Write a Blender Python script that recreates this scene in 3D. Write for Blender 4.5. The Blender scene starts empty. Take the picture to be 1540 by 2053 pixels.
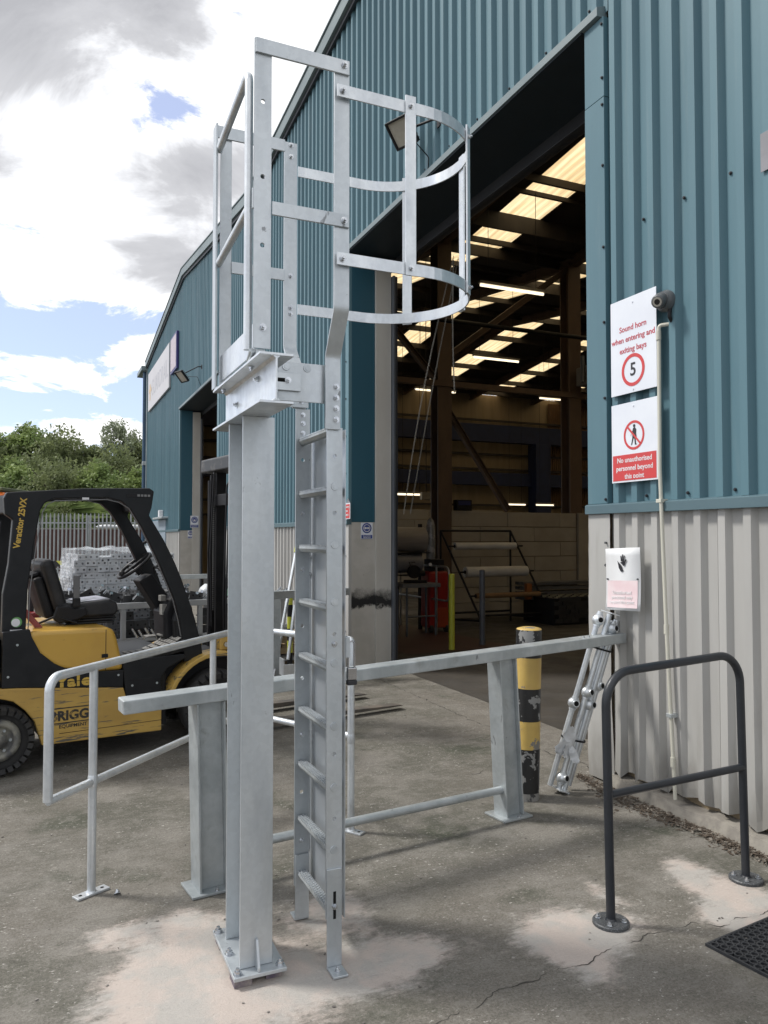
import bpy, bmesh, math, random
from math import sin, cos, pi, radians
from mathutils import Vector, Matrix, noise
random.seed(7)
scn = bpy.context.scene
col = scn.collection

# ------------------------------------------------------------------ camera, light, exposure
# world frame: the facade of the warehouse is the plane x = 3.725, +y runs along it, away from the camera
camd = bpy.data.cameras.new('camera'); cam = bpy.data.objects.new('camera', camd); col.objects.link(cam)
cam.location = (0, 0, 1.75)
cam.rotation_euler = (radians(90 + 1.87), 0, radians(-23.85))
camd.sensor_fit = 'HORIZONTAL'; camd.sensor_width = 36; camd.lens = 36 * 1545 / 1540
camd.clip_start = .05; camd.clip_end = 1500
scn.camera = cam
SUN_EL, SUN_AZ = 50, -56          # azimuth measured from +y towards +x
world = bpy.data.worlds.new('World'); scn.world = world; world.use_nodes = True
nt = world.node_tree; nt.nodes.clear()
def N(tree, t, **kw):
    n = tree.nodes.new(t)
    for k, v in kw.items(): setattr(n, k, v)
    return n
def build_world():
    L = nt.links.new
    out = N(nt, 'ShaderNodeOutputWorld')
    sky = N(nt, 'ShaderNodeTexSky', sky_type='NISHITA', sun_disc=False, sun_elevation=radians(SUN_EL), sun_rotation=radians(SUN_AZ))
    sky.air_density = 1.0; sky.dust_density = .5; sky.ozone_density = 4
    b1 = N(nt, 'ShaderNodeBackground'); b1.inputs[1].default_value = .15
    tint = N(nt, 'ShaderNodeMix', data_type='RGBA', blend_type='MULTIPLY'); tint.inputs[0].default_value = 1; tint.inputs[7].default_value = (.90, .87, 1.0, 1); L(sky.outputs[0], tint.inputs[6]); L(tint.outputs[2], b1.inputs[0])
    tc = N(nt, 'ShaderNodeTexCoord'); sep = N(nt, 'ShaderNodeSeparateXYZ'); L(tc.outputs['Generated'], sep.inputs[0])
    def mth(op, a, b=None, c=None):
        m = N(nt, 'ShaderNodeMath', operation=op)
        for i, v in enumerate((a, b, c)):
            if v is None: continue
            if isinstance(v, (int, float)): m.inputs[i].default_value = v
            else: L(v, m.inputs[i])
        return m.outputs[0]
    zz = mth('ADD', mth('MAXIMUM', sep.outputs[2], 0.0), .22)
    cmb = N(nt, 'ShaderNodeCombineXYZ'); L(mth('DIVIDE', sep.outputs[0], zz), cmb.inputs[0]); L(mth('DIVIDE', sep.outputs[1], zz), cmb.inputs[1]); cmb.inputs[2].default_value = SKY_SEED
    n1 = N(nt, 'ShaderNodeTexNoise'); n1.inputs['Scale'].default_value = 2.6; n1.inputs['Detail'].default_value = 12; n1.inputs['Roughness'].default_value = .62; n1.inputs['Distortion'].default_value = .45
    L(cmb.outputs[0], n1.inputs['Vector'])
    n2 = N(nt, 'ShaderNodeTexNoise'); n2.inputs['Scale'].default_value = 2.2; n2.inputs['Detail'].default_value = 5; n2.inputs['Roughness'].default_value = .5
    mp = N(nt, 'ShaderNodeMapping'); mp.inputs['Location'].default_value = (3.7, 8.1, 2.2); L(cmb.outputs[0], mp.inputs[0]); L(mp.outputs[0], n2.inputs['Vector'])
    # two big rain clouds and a clearer band near the horizon, given by their directions
    def lobe(d, w0, w1, amt):
        v = N(nt, 'ShaderNodeVectorMath', operation='DOT_PRODUCT'); L(tc.outputs['Generated'], v.inputs[0]); v.inputs[1].default_value = Vector(d).normalized()
        m = N(nt, 'ShaderNodeMapRange', interpolation_type='SMOOTHSTEP'); L(v.outputs['Value'], m.inputs[0]); m.inputs[1].default_value = w0; m.inputs[2].default_value = w1
        m.inputs[3].default_value = 0; m.inputs[4].default_value = amt
        return m.outputs[0]
    dens = n1.outputs['Fac']
    for d, w0, w1, a in CLOUD_LOBES: dens = mth('ADD', dens, lobe(d, w0, w1, a))
    low = N(nt, 'ShaderNodeMapRange', interpolation_type='SMOOTHSTEP'); L(sep.outputs[2], low.inputs[0]); low.inputs[1].default_value = .02; low.inputs[2].default_value = .30; low.inputs[3].default_value = -.045; low.inputs[4].default_value = .02
    dens = mth('ADD', dens, low.outputs[0])
    cov = N(nt, 'ShaderNodeMapRange', interpolation_type='SMOOTHSTEP'); L(dens, cov.inputs[0]); cov.inputs[1].default_value = .445; cov.inputs[2].default_value = .51; cov.inputs[3].default_value = .28
    n3 = N(nt, 'ShaderNodeTexNoise')
    for k_ in ('Scale', 'Detail', 'Roughness', 'Distortion'): n3.inputs[k_].default_value = n1.inputs[k_].default_value
    n3.inputs['Detail'].default_value = 7; mp3 = N(nt, 'ShaderNodeMapping'); mp3.inputs['Location'].default_value = (.055 * sin(radians(SUN_AZ)), .055 * cos(radians(SUN_AZ)), .03); L(cmb.outputs[0], mp3.inputs[0]); L(mp3.outputs[0], n3.inputs['Vector'])
    relief = mth('MULTIPLY', mth('SUBTRACT', n3.outputs['Fac'], n1.outputs['Fac']), 2.4)
    thick = mth('ADD', relief, mth('ADD', mth('MULTIPLY', mth('SUBTRACT', dens, .5), 2.6), mth('SUBTRACT', n2.outputs['Fac'], .5)))
    rp = N(nt, 'ShaderNodeValToRGB'); L(thick, rp.inputs[0]); cr = rp.color_ramp
    cr.elements[0].position = 0.02; cr.elements[0].color = (1.0, 1.0, 1.0, 1)
    cr.elements[1].position = .92; cr.elements[1].color = (.40, .405, .43, 1)
    for p, c in ((.26, (1.0, 1.0, 1.0, 1)), (.40, (.74, .75, .78, 1)), (.56, (.52, .525, .55, 1))):
        e = cr.elements.new(p); e.color = c
    b2 = N(nt, 'ShaderNodeBackground'); b2.inputs[1].default_value = 1.12; L(rp.outputs[0], b2.inputs[0])
    mx = N(nt, 'ShaderNodeMixShader'); L(cov.outputs[0], mx.inputs[0]); L(b1.outputs[0], mx.inputs[1]); L(b2.outputs[0], mx.inputs[2])
    L(mx.outputs[0], out.inputs[0])
SKY_SEED = 4.3
CLOUD_LOBES = []
def pixdir(px, py):   # a direction in the sky, written as azimuth (deg from +y to +x) and elevation
    az, el = radians(px), radians(py); return (sin(az) * cos(el), cos(az) * cos(el), sin(el))
CLOUD_LOBES = [(pixdir(.8, 35.5), .984, .9985, .30), (pixdir(9.0, 22.3), .993, .9996, .17), (pixdir(15, 32), .986, .998, .12), (pixdir(3.2, 26.6), .9925, .9999, -.145), (pixdir(-1, 22), .990, .999, .05), (pixdir(3.0, 13.5), .990, .9995, -.06),
               (pixdir(-40, 40), .90, .99, .12), (pixdir(120, 45), .85, .98, .12), (pixdir(-140, 35), .88, .98, .10)]
build_world()
sl = bpy.data.lights.new('sun', 'SUN'); sl.energy = 3.0; sl.angle = radians(10); sl.color = (1, .965, .91)
so = bpy.data.objects.new('sun', sl); col.objects.link(so)
sd = Vector((sin(radians(SUN_AZ)) * cos(radians(SUN_EL)), cos(radians(SUN_AZ)) * cos(radians(SUN_EL)), sin(radians(SUN_EL))))
so.rotation_euler = sd.to_track_quat('Z', 'Y').to_euler(); so.location = (-20, 10, 30)
scn.view_settings.view_transform = 'Standard'; scn.view_settings.look = 'None'
scn.view_settings.exposure = 0.22; scn.view_settings.gamma = 1; scn.view_settings.use_curve_mapping = False
scn.render.engine = 'CYCLES'; scn.cycles.use_denoising = True
scn.cycles.max_bounces = 8; scn.cycles.diffuse_bounces = 4; scn.cycles.sample_clamp_indirect = 6

# ------------------------------------------------------------------ helpers
def props(o, label=None, cat=None, group=None, kind=None):
    if label: o['label'] = label
    if cat: o['category'] = cat
    if group: o['group'] = group
    if kind: o['kind'] = kind
    return o
def thing(name, label, cat, loc=(0, 0, 0), rz=0, group=None, rot=None):
    o = bpy.data.objects.new(name, None); o.empty_display_size = .1; col.objects.link(o)
    o.location = loc; o.rotation_euler = rot or (0, 0, rz)
    return props(o, label, cat, group)
def link(name, data, parent=None):
    o = bpy.data.objects.new(name, data); col.objects.link(o)
    if parent: o.parent = parent
    return o
def root_of(p):
    while p.parent: p = p.parent
    return p
def wm(o):
    m = Matrix.LocRotScale(o.location, o.rotation_euler, o.scale)
    return (wm(o.parent) @ m) if o.parent else m
class MB:
    def __init__(s): s.v = []; s.f = []; s.sm = []
    def add(s, vs, fs, smooth=False):
        n = len(s.v); s.v += [tuple(v) for v in vs]; s.f += [tuple(i + n for i in f) for f in fs]; s.sm += [smooth] * len(fs); return s
    def box(s, x0, x1, y0, y1, z0, z1, M=None):
        if x0 > x1: x0, x1 = x1, x0
        if y0 > y1: y0, y1 = y1, y0
        if z0 > z1: z0, z1 = z1, z0
        vs = [(x, y, z) for z in (z0, z1) for y in (y0, y1) for x in (x0, x1)]
        if M is not None: vs = [M @ Vector(v) for v in vs]
        return s.add(vs, [(0, 2, 3, 1), (4, 5, 7, 6), (0, 1, 5, 4), (2, 6, 7, 3), (0, 4, 6, 2), (1, 3, 7, 5)])
    def prism(s, pts, axis, a, b, M=None):
        """pts: 2d outline; axis 'x': (y,z), 'y': (x,z), 'z': (x,y)"""
        ar = sum(pts[i][0] * pts[(i + 1) % len(pts)][1] - pts[(i + 1) % len(pts)][0] * pts[i][1] for i in range(len(pts)))
        if ar < 0: pts = pts[::-1]
        def P(u, v, w): return {'x': (w, u, v), 'y': (u, w, v), 'z': (u, v, w)}[axis]
        n = len(pts); vs = [P(u, v, a) for u, v in pts] + [P(u, v, b) for u, v in pts]
        if M is not None: vs = [M @ Vector(v) for v in vs]
        flip = (axis == 'y') != (b < a)
        fs = [tuple(range(n))[::-1], tuple(range(n, 2 * n))] + [(i, (i + 1) % n, n + (i + 1) % n, n + i) for i in range(n)]
        if flip: fs = [f[::-1] for f in fs]
        return s.add(vs, fs)
    def cyl(s, p0, p1, r, seg=16, r1=None, smooth=True, caps=True):
        p0, p1 = Vector(p0), Vector(p1); d = (p1 - p0).normalized(); r1 = r if r1 is None else r1
        a = d.orthogonal().normalized(); b = d.cross(a)
        ring = lambda c, R: [c + (a * cos(2 * pi * i / seg) + b * sin(2 * pi * i / seg)) * R for i in range(seg)]
        s.add(ring(p0, r) + ring(p1, r1), [(i, (i + 1) % seg, seg + (i + 1) % seg, seg + i) for i in range(seg)], smooth)
        if caps: s.add(ring(p0, r) + ring(p1, r1), [tuple(range(seg))[::-1], tuple(range(seg, 2 * seg))])
        return s
    def tube(s, path, r, seg=12, caps=True, closed=False):
        P = [Vector(p) for p in path]; n = len(P)
        tang = []
        for i in range(n):
            a = P[i - 1] if (i > 0 or closed) else P[i]; b = P[(i + 1) % n] if (i < n - 1 or closed) else P[i]
            tang.append((b - a).normalized())
        u = tang[0].orthogonal().normalized(); vs = []
        for i in range(n):
            t = tang[i]; u = (u - t * u.dot(t)).normalized(); w = t.cross(u); R = r[i] if isinstance(r, (list, tuple)) else r
            k = 1
            vs += [P[i] + (u * cos(2 * pi * j / seg) + w * sin(2 * pi * j / seg)) * R * k for j in range(seg)]
        fs = []
        for i in range(n if closed else n - 1):
            i2 = (i + 1) % n
            fs += [(i * seg + j, i * seg + (j + 1) % seg, i2 * seg + (j + 1) % seg, i2 * seg + j) for j in range(seg)]
        s.add(vs, fs, True)
        if caps and not closed: s.add(vs[:seg] + vs[-seg:], [tuple(range(seg))[::-1], tuple(range(seg, 2 * seg))])
        return s
    def lathe(s, prof, c=(0, 0, 0), axis='z', seg=24, smooth=True):
        """prof: (r, h) list along the axis"""
        vs = []
        for r, h in prof:
            for j in range(seg):
                a = 2 * pi * j / seg; x, y = r * cos(a), r * sin(a)
                p = {'z': (x, y, h), 'x': (h, x, y), 'y': (y, h, x)}[axis]; vs.append((p[0] + c[0], p[1] + c[1], p[2] + c[2]))
        fs = []
        for i in range(len(prof) - 1):
            fs += [(i * seg + j, i * seg + (j + 1) % seg, (i + 1) * seg + (j + 1) % seg, (i + 1) * seg + j) for j in range(seg)]
        s.add(vs, fs, smooth)
        s.add(vs[:seg] + vs[-seg:], [tuple(range(seg))[::-1], tuple(range(seg, 2 * seg))]); return s
    def quad(s, a, b, c, d): return s.add([a, b, c, d], [(0, 1, 2, 3)])
    def ribbon(s, path, h, t, axis=(0, 0, 1)):
        """flat bar standing on edge swept along a path; h along axis, t across"""
        P = [Vector(p) for p in path]; ax = Vector(axis); vs = []; n = len(P)
        for i in range(n):
            tg = (P[min(i + 1, n - 1)] - P[max(i - 1, 0)]).normalized(); w = ax.cross(tg).normalized()
            for a, b in ((-.5, -.5), (.5, -.5), (.5, .5), (-.5, .5)): vs.append(P[i] + w * t * a + ax * h * b)
        fs = [(i * 4 + j, i * 4 + (j + 1) % 4, i * 4 + 4 + (j + 1) % 4, i * 4 + 4 + j) for i in range(n - 1) for j in range(4)]
        return s.add(vs, fs + [(3, 2, 1, 0), tuple(range(4 * n - 4, 4 * n))])
    def build(s, name, m, parent=None, local=False, bevel=0, seg=2, kind=None):
        me = bpy.data.meshes.new(name)
        vs = s.v
        if parent is not None and not local:
            im = wm(parent).inverted(); vs = [im @ Vector(v) for v in vs]
        me.from_pydata([tuple(v) for v in vs], [], s.f)
        me.polygons.foreach_set('use_smooth', s.sm)
        me.materials.append(m); me.update()
        b = bmesh.new(); b.from_mesh(me)
        if len(s.f) < 60000:
            bmesh.ops.remove_doubles(b, verts=b.verts, dist=1e-5) if bevel else None
            bmesh.ops.recalc_face_normals(b, faces=b.faces) if bevel else None
        b.to_mesh(me); b.free()
        o = link(name, me, parent)
        if bevel:
            md = o.modifiers.new('bevel', 'BEVEL'); md.width = bevel; md.segments = seg; md.limit_method = 'ANGLE'; md.angle_limit = radians(40); md.harden_normals = False
        if kind: o['kind'] = kind
        return o
def bend(pts, r=.08, n=6):
    """round the inner corners of a polyline"""
    P = [Vector(p) for p in pts]; out = [P[0]]
    for i in range(1, len(P) - 1):
        a, b, c = P[i - 1], P[i], P[i + 1]; d1 = (a - b).normalized(); d2 = (c - b).normalized()
        ang = d1.angle(d2); L = min(r / math.tan(ang / 2), (a - b).length * .49, (c - b).length * .49); rr = L * math.tan(ang / 2)
        s_, e_ = b + d1 * L, b + d2 * L; ctr = b + (d1 + d2).normalized() * (rr / sin(ang / 2))
        v1, v2 = s_ - ctr, e_ - ctr
        u1, u2 = v1.normalized(), v2.normalized(); th = u1.angle(u2)
        for k in range(n + 1): out.append(ctr + (u1 * sin((1 - k / n) * th) + u2 * sin(k / n * th)) / sin(th) * rr)
    out.append(P[-1]); return out
def text(name, s, size, loc, face, m, parent, rot=0, local=False, align='CENTER', sx=1.0, space=1.0, bold=0.0008, depth=.0006):
    c = bpy.data.curves.new(name, 'FONT'); c.body = s; c.size = size; c.align_x = align; c.align_y = 'CENTER'; c.extrude = depth; c.space_character = space; c.resolution_u = 3; c.offset = bold
    c.materials.append(m); o = link(name, c, parent)
    F = {'-x': Matrix(((0, 0, -1), (-1, 0, 0), (0, 1, 0))), '-y': Matrix(((1, 0, 0), (0, 0, -1), (0, 1, 0)))}[face]
    M = Matrix.Translation(loc) @ (F @ Matrix.Rotation(rot, 3, 'Z')).to_4x4() @ Matrix.Diagonal((sx, 1, 1, 1))
    if parent is not None and not local: M = wm(parent).inverted() @ M
    me = bpy.data.meshes.new_from_object(o); bpy.data.objects.remove(o); bpy.data.curves.remove(c)
    o = link(name, me, parent); o.matrix_local = M; return o

# ------------------------------------------------------------------ materials
MATS = {}
def mat(name, c1, c2=None, scale=6, detail=6, stretch=(1, 1, 1), lo=.35, hi=.65, rough=.5, r2=None, metal=0, bump=0, bscale=60, bstretch=None,
        c3=None, s3=3, lo3=.6, hi3=.66, st3=None, spec=.5, coat=0, voro=0, emit=0, trans=0, scuff=0, grime=0):
    if name in MATS: return MATS[name]
    m = bpy.data.materials.new(name); m.use_nodes = True; t = m.node_tree; L = t.links.new
    b = t.nodes['Principled BSDF']; tc = N(t, 'ShaderNodeTexCoord'); oi = N(t, 'ShaderNodeObjectInfo')
    va = N(t, 'ShaderNodeVectorMath', operation='ADD'); L(tc.outputs['Object'], va.inputs[0])
    vm = N(t, 'ShaderNodeMath', operation='MULTIPLY'); L(oi.outputs['Random'], vm.inputs[0]); vm.inputs[1].default_value = 7.3
    L(vm.outputs[0], va.inputs[1])
    def nz(sc, st, det=6, dist=0):
        mp = N(t, 'ShaderNodeMapping'); mp.inputs['Scale'].default_value = st; L(va.outputs[0], mp.inputs[0])
        n = N(t, 'ShaderNodeTexNoise'); n.inputs['Scale'].default_value = sc; n.inputs['Detail'].default_value = det; n.inputs['Roughness'].default_value = .6; n.inputs['Distortion'].default_value = dist; L(mp.outputs[0], n.inputs['Vector']); return n.outputs['Fac']
    def rng(f, lo, hi, a=0, bb=1):
        r = N(t, 'ShaderNodeMapRange', interpolation_type='SMOOTHSTEP'); L(f, r.inputs[0]); r.inputs[1].default_value = lo; r.inputs[2].default_value = hi; r.inputs[3].default_value = a; r.inputs[4].default_value = bb; return r.outputs[0]
    c2 = c2 or tuple(x * .85 for x in c1)
    f = rng(nz(scale, stretch, detail), lo, hi)
    mx = N(t, 'ShaderNodeMix', data_type='RGBA'); L(f, mx.inputs[0]); mx.inputs[6].default_value = (*c1, 1); mx.inputs[7].default_value = (*c2, 1)
    colr = mx.outputs[2]
    if voro:
        v = N(t, 'ShaderNodeTexVoronoi'); v.inputs['Scale'].default_value = voro; L(va.outputs[0], v.inputs['Vector'])
        hs = N(t, 'ShaderNodeSeparateColor'); L(v.outputs['Color'], hs.inputs[0])
        mm = N(t, 'ShaderNodeMix', data_type='RGBA', blend_type='MULTIPLY'); mm.inputs[0].default_value = 1; L(colr, mm.inputs[6])
        cb = N(t, 'ShaderNodeCombineColor'); rr = rng(hs.outputs[0], 0, 1, .965, 1.025)
        for i in range(3): L(rr, cb.inputs[i])
        L(cb.outputs[0], mm.inputs[7]); colr = mm.outputs[2]
    if c3 is not None:
        f3 = rng(nz(s3, st3 or stretch, 8, .3), lo3, hi3)
        m3 = N(t, 'ShaderNodeMix', data_type='RGBA'); L(f3, m3.inputs[0]); L(colr, m3.inputs[6]); m3.inputs[7].default_value = (*c3, 1); colr = m3.outputs[2]
    if scuff:
        f4 = rng(nz(scuff, (1, 1, .45), 10, .6), .665, .70, 0, .75)
        m4 = N(t, 'ShaderNodeMix', data_type='RGBA'); L(f4, m4.inputs[0]); L(colr, m4.inputs[6]); m4.inputs[7].default_value = (.14, .145, .15, 1); colr = m4.outputs[2]
        f5 = rng(nz(scuff * .22, (1, 1, .12), 6, .2), .52, .75, 0, .5)
        m5 = N(t, 'ShaderNodeMix', data_type='RGBA'); L(f5, m5.inputs[0]); L(colr, m5.inputs[6]); m5.inputs[7].default_value = (.66, .69, .71, 1); colr = m5.outputs[2]
    if grime:
        sp_ = N(t, 'ShaderNodeSeparateXYZ'); L(tc.outputs['Object'], sp_.inputs[0]); gz = N(t, 'ShaderNodeMath', operation='MULTIPLY_ADD'); L(nz(5, (1, 1, .35), 9), gz.inputs[0]); gz.inputs[1].default_value = -.9; L(sp_.outputs[2], gz.inputs[2])
        f6 = rng(gz.outputs[0], -.45, .0, grime, 0)
        m6 = N(t, 'ShaderNodeMix', data_type='RGBA'); L(f6, m6.inputs[0]); L(colr, m6.inputs[6]); m6.inputs[7].default_value = (.13, .12, .10, 1); colr = m6.outputs[2]
    L(colr, b.inputs['Base Color'])
    b.inputs['Metallic'].default_value = metal; b.inputs['Specular IOR Level'].default_value = spec
    if r2 is None: b.inputs['Roughness'].default_value = rough
    else: L(rng(nz(scale * 2.3, stretch), .35, .65, rough, r2), b.inputs['Roughness'])
    if coat: b.inputs['Coat Weight'].default_value = coat; b.inputs['Coat Roughness'].default_value = .15
    if trans: b.inputs['Transmission Weight'].default_value = trans
    if bump:
        bp = N(t, 'ShaderNodeBump'); bp.inputs['Strength'].default_value = 1; bp.inputs['Distance'].default_value = bump
        L(nz(bscale, bstretch or stretch), bp.inputs['Height']); L(bp.outputs[0], b.inputs['Normal'])
    if emit: L(colr, b.inputs['Emission Color']); b.inputs['Emission Strength'].default_value = emit
    m.diffuse_color = (*c1, 1); MATS[name] = m; return m
GALV = mat('galvanised_steel', (.46, .495, .52), (.54, .57, .59), scale=2.6, stretch=(1, 1, .3), rough=.34, r2=.50, metal=.68, bump=.0004, bscale=70, voro=55, c3=(.38, .41, .44), s3=5, lo3=.5, hi3=.85, scuff=13)
GALVB = mat('bright_galvanised_tube', (.56, .59, .62), (.68, .71, .73), scale=9, stretch=(1, 1, .4), rough=.30, r2=.42, metal=.65, bump=.0003, bscale=120, voro=60)
GALVD = mat('dull_galvanised_steel', (.36, .39, .40), (.44, .47, .48), scale=5, rough=.42, r2=.56, metal=.5, bump=.0004, bscale=70, voro=40, scuff=16, c3=(.30, .315, .31), s3=9, lo3=.58, hi3=.75)
ZINC = mat('zinc_plated_bolt', (.62, .64, .66), (.45, .47, .5), scale=30, rough=.25, metal=.9)
WELDRUST = mat('rusty_steel', (.13, .08, .05), (.22, .15, .10), scale=40, rough=.8)
BLUE = mat('blue_green_cladding', (.098, .186, .222), (.085, .163, .198), scale=1.1, stretch=(1, 1.6, .22), rough=.42, r2=.54, spec=.32, bump=.004, bscale=1.3, bstretch=(1, 1, .6), c3=(.13, .205, .232), s3=2.6, lo3=.55, hi3=.8, st3=(1, 3, .25))
BLUET = mat('blue_green_flashing', (.085, .14, .162), (.075, .125, .148), scale=2, rough=.42, bump=.0015, bscale=3)
BLUEF = mat('weathered_verge_trim', (.17, .215, .225), (.13, .17, .185), scale=2, stretch=(1, .4, 1), rough=.5)
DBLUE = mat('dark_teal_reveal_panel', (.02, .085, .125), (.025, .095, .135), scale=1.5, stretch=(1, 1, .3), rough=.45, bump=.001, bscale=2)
GREY = mat('pale_grey_cladding', (.40, .395, .378), (.35, .345, .33), scale=1.4, stretch=(1, 1.5, .3), rough=.45, r2=.6, bump=.0015, bscale=1.8, c3=(.27, .26, .24), s3=3.4, lo3=.55, hi3=.85, st3=(1, 2.2, .25), grime=.55)
GREYD = mat('dirty_grey_render', (.47, .455, .42), (.40, .385, .35), scale=3, rough=.75, bump=.001, bscale=8, c3=(.16, .15, .14), s3=7, lo3=.66, hi3=.72, st3=(1, 1, 2.2))
BEIGE = mat('beige_pier_paint', (.50, .49, .455), (.44, .425, .39), scale=2.5, stretch=(1, 1, .4), rough=.7, c3=(.12, .11, .10), s3=14, lo3=.70, hi3=.73, st3=(1, 1, .5))
CREAM = mat('cream_masonry_paint', (.36, .325, .27), (.31, .28, .23), scale=2, rough=.8, bump=.002, bscale=14)
CREAMS = mat('cream_wall_sheet', (.30, .235, .15), (.25, .195, .12), scale=1.2, stretch=(3, 1, .3), rough=.7)
BROWNS = mat('brown_painted_steelwork', (.13, .085, .055), (.10, .065, .045), scale=3, stretch=(1, 1, .5), rough=.6)
DSTEEL = mat('dark_purlin_steel', (.05, .042, .036), (.035, .03, .027), scale=3, rough=.7)
ROOFU = mat('dark_roof_underside', (.055, .046, .04), (.04, .034, .03), scale=2, rough=.8)
NAVY = mat('navy_crane_beam', (.012, .022, .075), (.01, .018, .06), scale=3, rough=.5)
BLACKP = mat('black_powder_coat', (.017, .02, .025), (.021, .024, .03), scale=12, rough=.38, bump=.0002, bscale=300)
BLKW = mat('black_machine_paint', (.008, .009, .011), (.013, .014, .016), scale=6, rough=.42, spec=.28, bump=.0006, bscale=60, c3=(.035, .035, .035), s3=9, lo3=.68, hi3=.76)
BLKM = mat('matt_black_steel', (.008, .008, .010), (.014, .014, .016), scale=6, rough=.55, spec=.3)
RUB = mat('tyre_rubber', (.018, .018, .019), (.03, .029, .028), scale=9, rough=.75, bump=.001, bscale=60)
MATR = mat('black_mat_rubber', (.022, .024, .028), (.032, .034, .038), scale=20, rough=.5, bump=.0006, bscale=150)
YEL = mat('machine_yellow_paint', (.52, .31, .05), (.47, .275, .045), scale=3, rough=.28, r2=.4, coat=.25, c3=(.30, .17, .03), s3=10, lo3=.68, hi3=.78)
YELW = mat('worn_yellow_paint', (.48, .31, .075), (.40, .25, .06), scale=4, stretch=(.5, 1, 1), rough=.5, bump=.0008, bscale=30, c3=(.10, .09, .07), s3=16, lo3=.585, hi3=.62, st3=(.22, 1, 3.2))
GOLD = mat('gold_lettering', (.55, .36, .06), rough=.5)
SEAT = mat('seat_vinyl', (.017, .017, .019), (.028, .027, .028), scale=8, rough=.4, spec=.3, bump=.0008, bscale=50)
SEATTOP = mat('blotchy_seat_top', (.28, .28, .33), (.06, .06, .065), scale=6, lo=.45, hi=.6, rough=.35)  # pale blue-grey blotches over the dark top of the cushion
TREAD = mat('worn_floor_tread', (.24, .235, .22), (.16, .155, .145), scale=12, rough=.7, bump=.001, bscale=80)
WHITE = mat('white_sign_board', (.70, .73, .78), (.66, .69, .75), scale=3, rough=.35, c3=(.60, .63, .68), s3=2, lo3=.6, hi3=.9)
WHITEF = mat('faded_sign_board', (.72, .73, .74), (.66, .67, .68), scale=5, rough=.4)
PINK = mat('faded_pink_print', (.73, .63, .64), (.68, .53, .55), scale=5, rough=.45)
PINKT = mat('faded_pink_lettering', (.86, .82, .83), rough=.45)
PINKR = mat('faded_pink_ring', (.72, .66, .67), rough=.45)
RED = mat('red_sign_print', (.55, .045, .045), (.52, .05, .05), rough=.4)
REDT = mat('red_sign_lettering', (.48, .05, .07), rough=.4)
INK = mat('black_sign_print', (.02, .02, .025), rough=.5)
SBLUE = mat('blue_sign_print', (.02, .055, .26), rough=.45)
OFFW = mat('off_white_lettering', (.7, .7, .72), rough=.5)
PVC = mat('cream_plastic_conduit', (.56, .55, .47), (.50, .49, .42), scale=6, stretch=(1, 1, .3), rough=.35)
CAMG = mat('grey_camera_plastic', (.09, .095, .10), rough=.35)
CAMD = mat('camera_glass', (.01, .01, .012), rough=.08)
LENS = mat('floodlight_glass', (.42, .40, .35), (.33, .31, .27), scale=5, rough=.15)
CONC = mat('concrete_plinth', (.27, .25, .215), (.18, .165, .145), scale=8, rough=.9, bump=.006, bscale=22)
TWIG = mat('dry_debris', (.085, .065, .048), (.26, .235, .20), scale=30, lo=.5, hi=.64, rough=.95)
CRK = mat('crack_dirt', (.05, .046, .04), rough=1)
BYEL = mat('bollard_yellow', (.56, .39, .11), (.50, .34, .10), scale=7, rough=.45, c3=(.20, .19, .18), s3=8, lo3=.60, hi3=.615, bump=.0015, bscale=20)
BBLK = mat('bollard_black', (.012, .012, .013), (.018, .018, .018), scale=4, rough=.42, c3=(.24, .24, .235), s3=13, lo3=.565, hi3=.58, bump=.0015, bscale=20)
SLIMY = mat('slim_bollard_yellow', (.50, .52, .06), (.44, .46, .05), scale=4, rough=.4)
FILM = mat('shrink_wrap_film', (.62, .65, .68), (.50, .53, .56), scale=9, rough=.22, r2=.4, bump=.012, bscale=7, c3=(.50, .53, .56), s3=5, lo3=.5, hi3=.7)
FILMD = mat('dark_wrapped_sheet', (.30, .27, .25), (.22, .20, .185), scale=2, stretch=(.4, 1, 3), rough=.35, bump=.01, bscale=6)
BRKT = mat('black_steel_bracket', (.022, .023, .026), (.034, .035, .038), scale=8, rough=.5)
HOLE = mat('dark_hole', (.003, .003, .003), rough=1)
TUBEL = mat('fluorescent_tube', (1, .86, .62), (1, .86, .62), rough=.4, emit=1.5)
TUBEG = mat('light_batten', (.3, .28, .24), rough=.5)
WOOD = mat('pallet_wood', (.42, .32, .19), (.32, .23, .13), scale=6, stretch=(.3, 3, 3), rough=.8)
PALE = mat('fence_galvanised_steel', (.36, .38, .385), (.31, .33, .33), scale=2, rough=.55, metal=.2)
BRICKR = mat('red_brick', (.085, .040, .034), (.060, .032, .028), scale=5, rough=.9)
ORNG = mat('orange_lens', (.75, .17, .02), rough=.3)
REDP = mat('red_paint', (.30, .015, .012), (.24, .012, .01), scale=4, rough=.4)
REDFL = mat('red_brown_floor_paint', (.06, .022, .018), (.045, .018, .015), scale=3, rough=.55)
PIPEB = mat('blue_downpipe', (.035, .085, .15), (.03, .07, .13), scale=3, rough=.5)
RDRK = mat('roller_dark', (.03, .034, .042), (.024, .027, .034), scale=2, rough=.5)
GUIDE = mat('door_guide_steel', (.16, .18, .21), (.11, .125, .15), scale=2, stretch=(1, 1, .4), rough=.4, metal=.5)
ROLLW = mat('white_roll_sheet', (.52, .51, .48), (.46, .45, .42), scale=3, rough=.6)
BAG = mat('white_plastic_bag', (.66, .68, .70), (.56, .58, .6), scale=12, rough=.3, bump=.01, bscale=18)
GREEN = mat('green_wrap_scrap', (.30, .62, .45), rough=.5)
PADB = mat('padlock_steel', (.5, .5, .52), rough=.2, metal=1)
STICK = mat('green_white_sticker', (.12, .32, .10), rough=.4)
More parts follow.
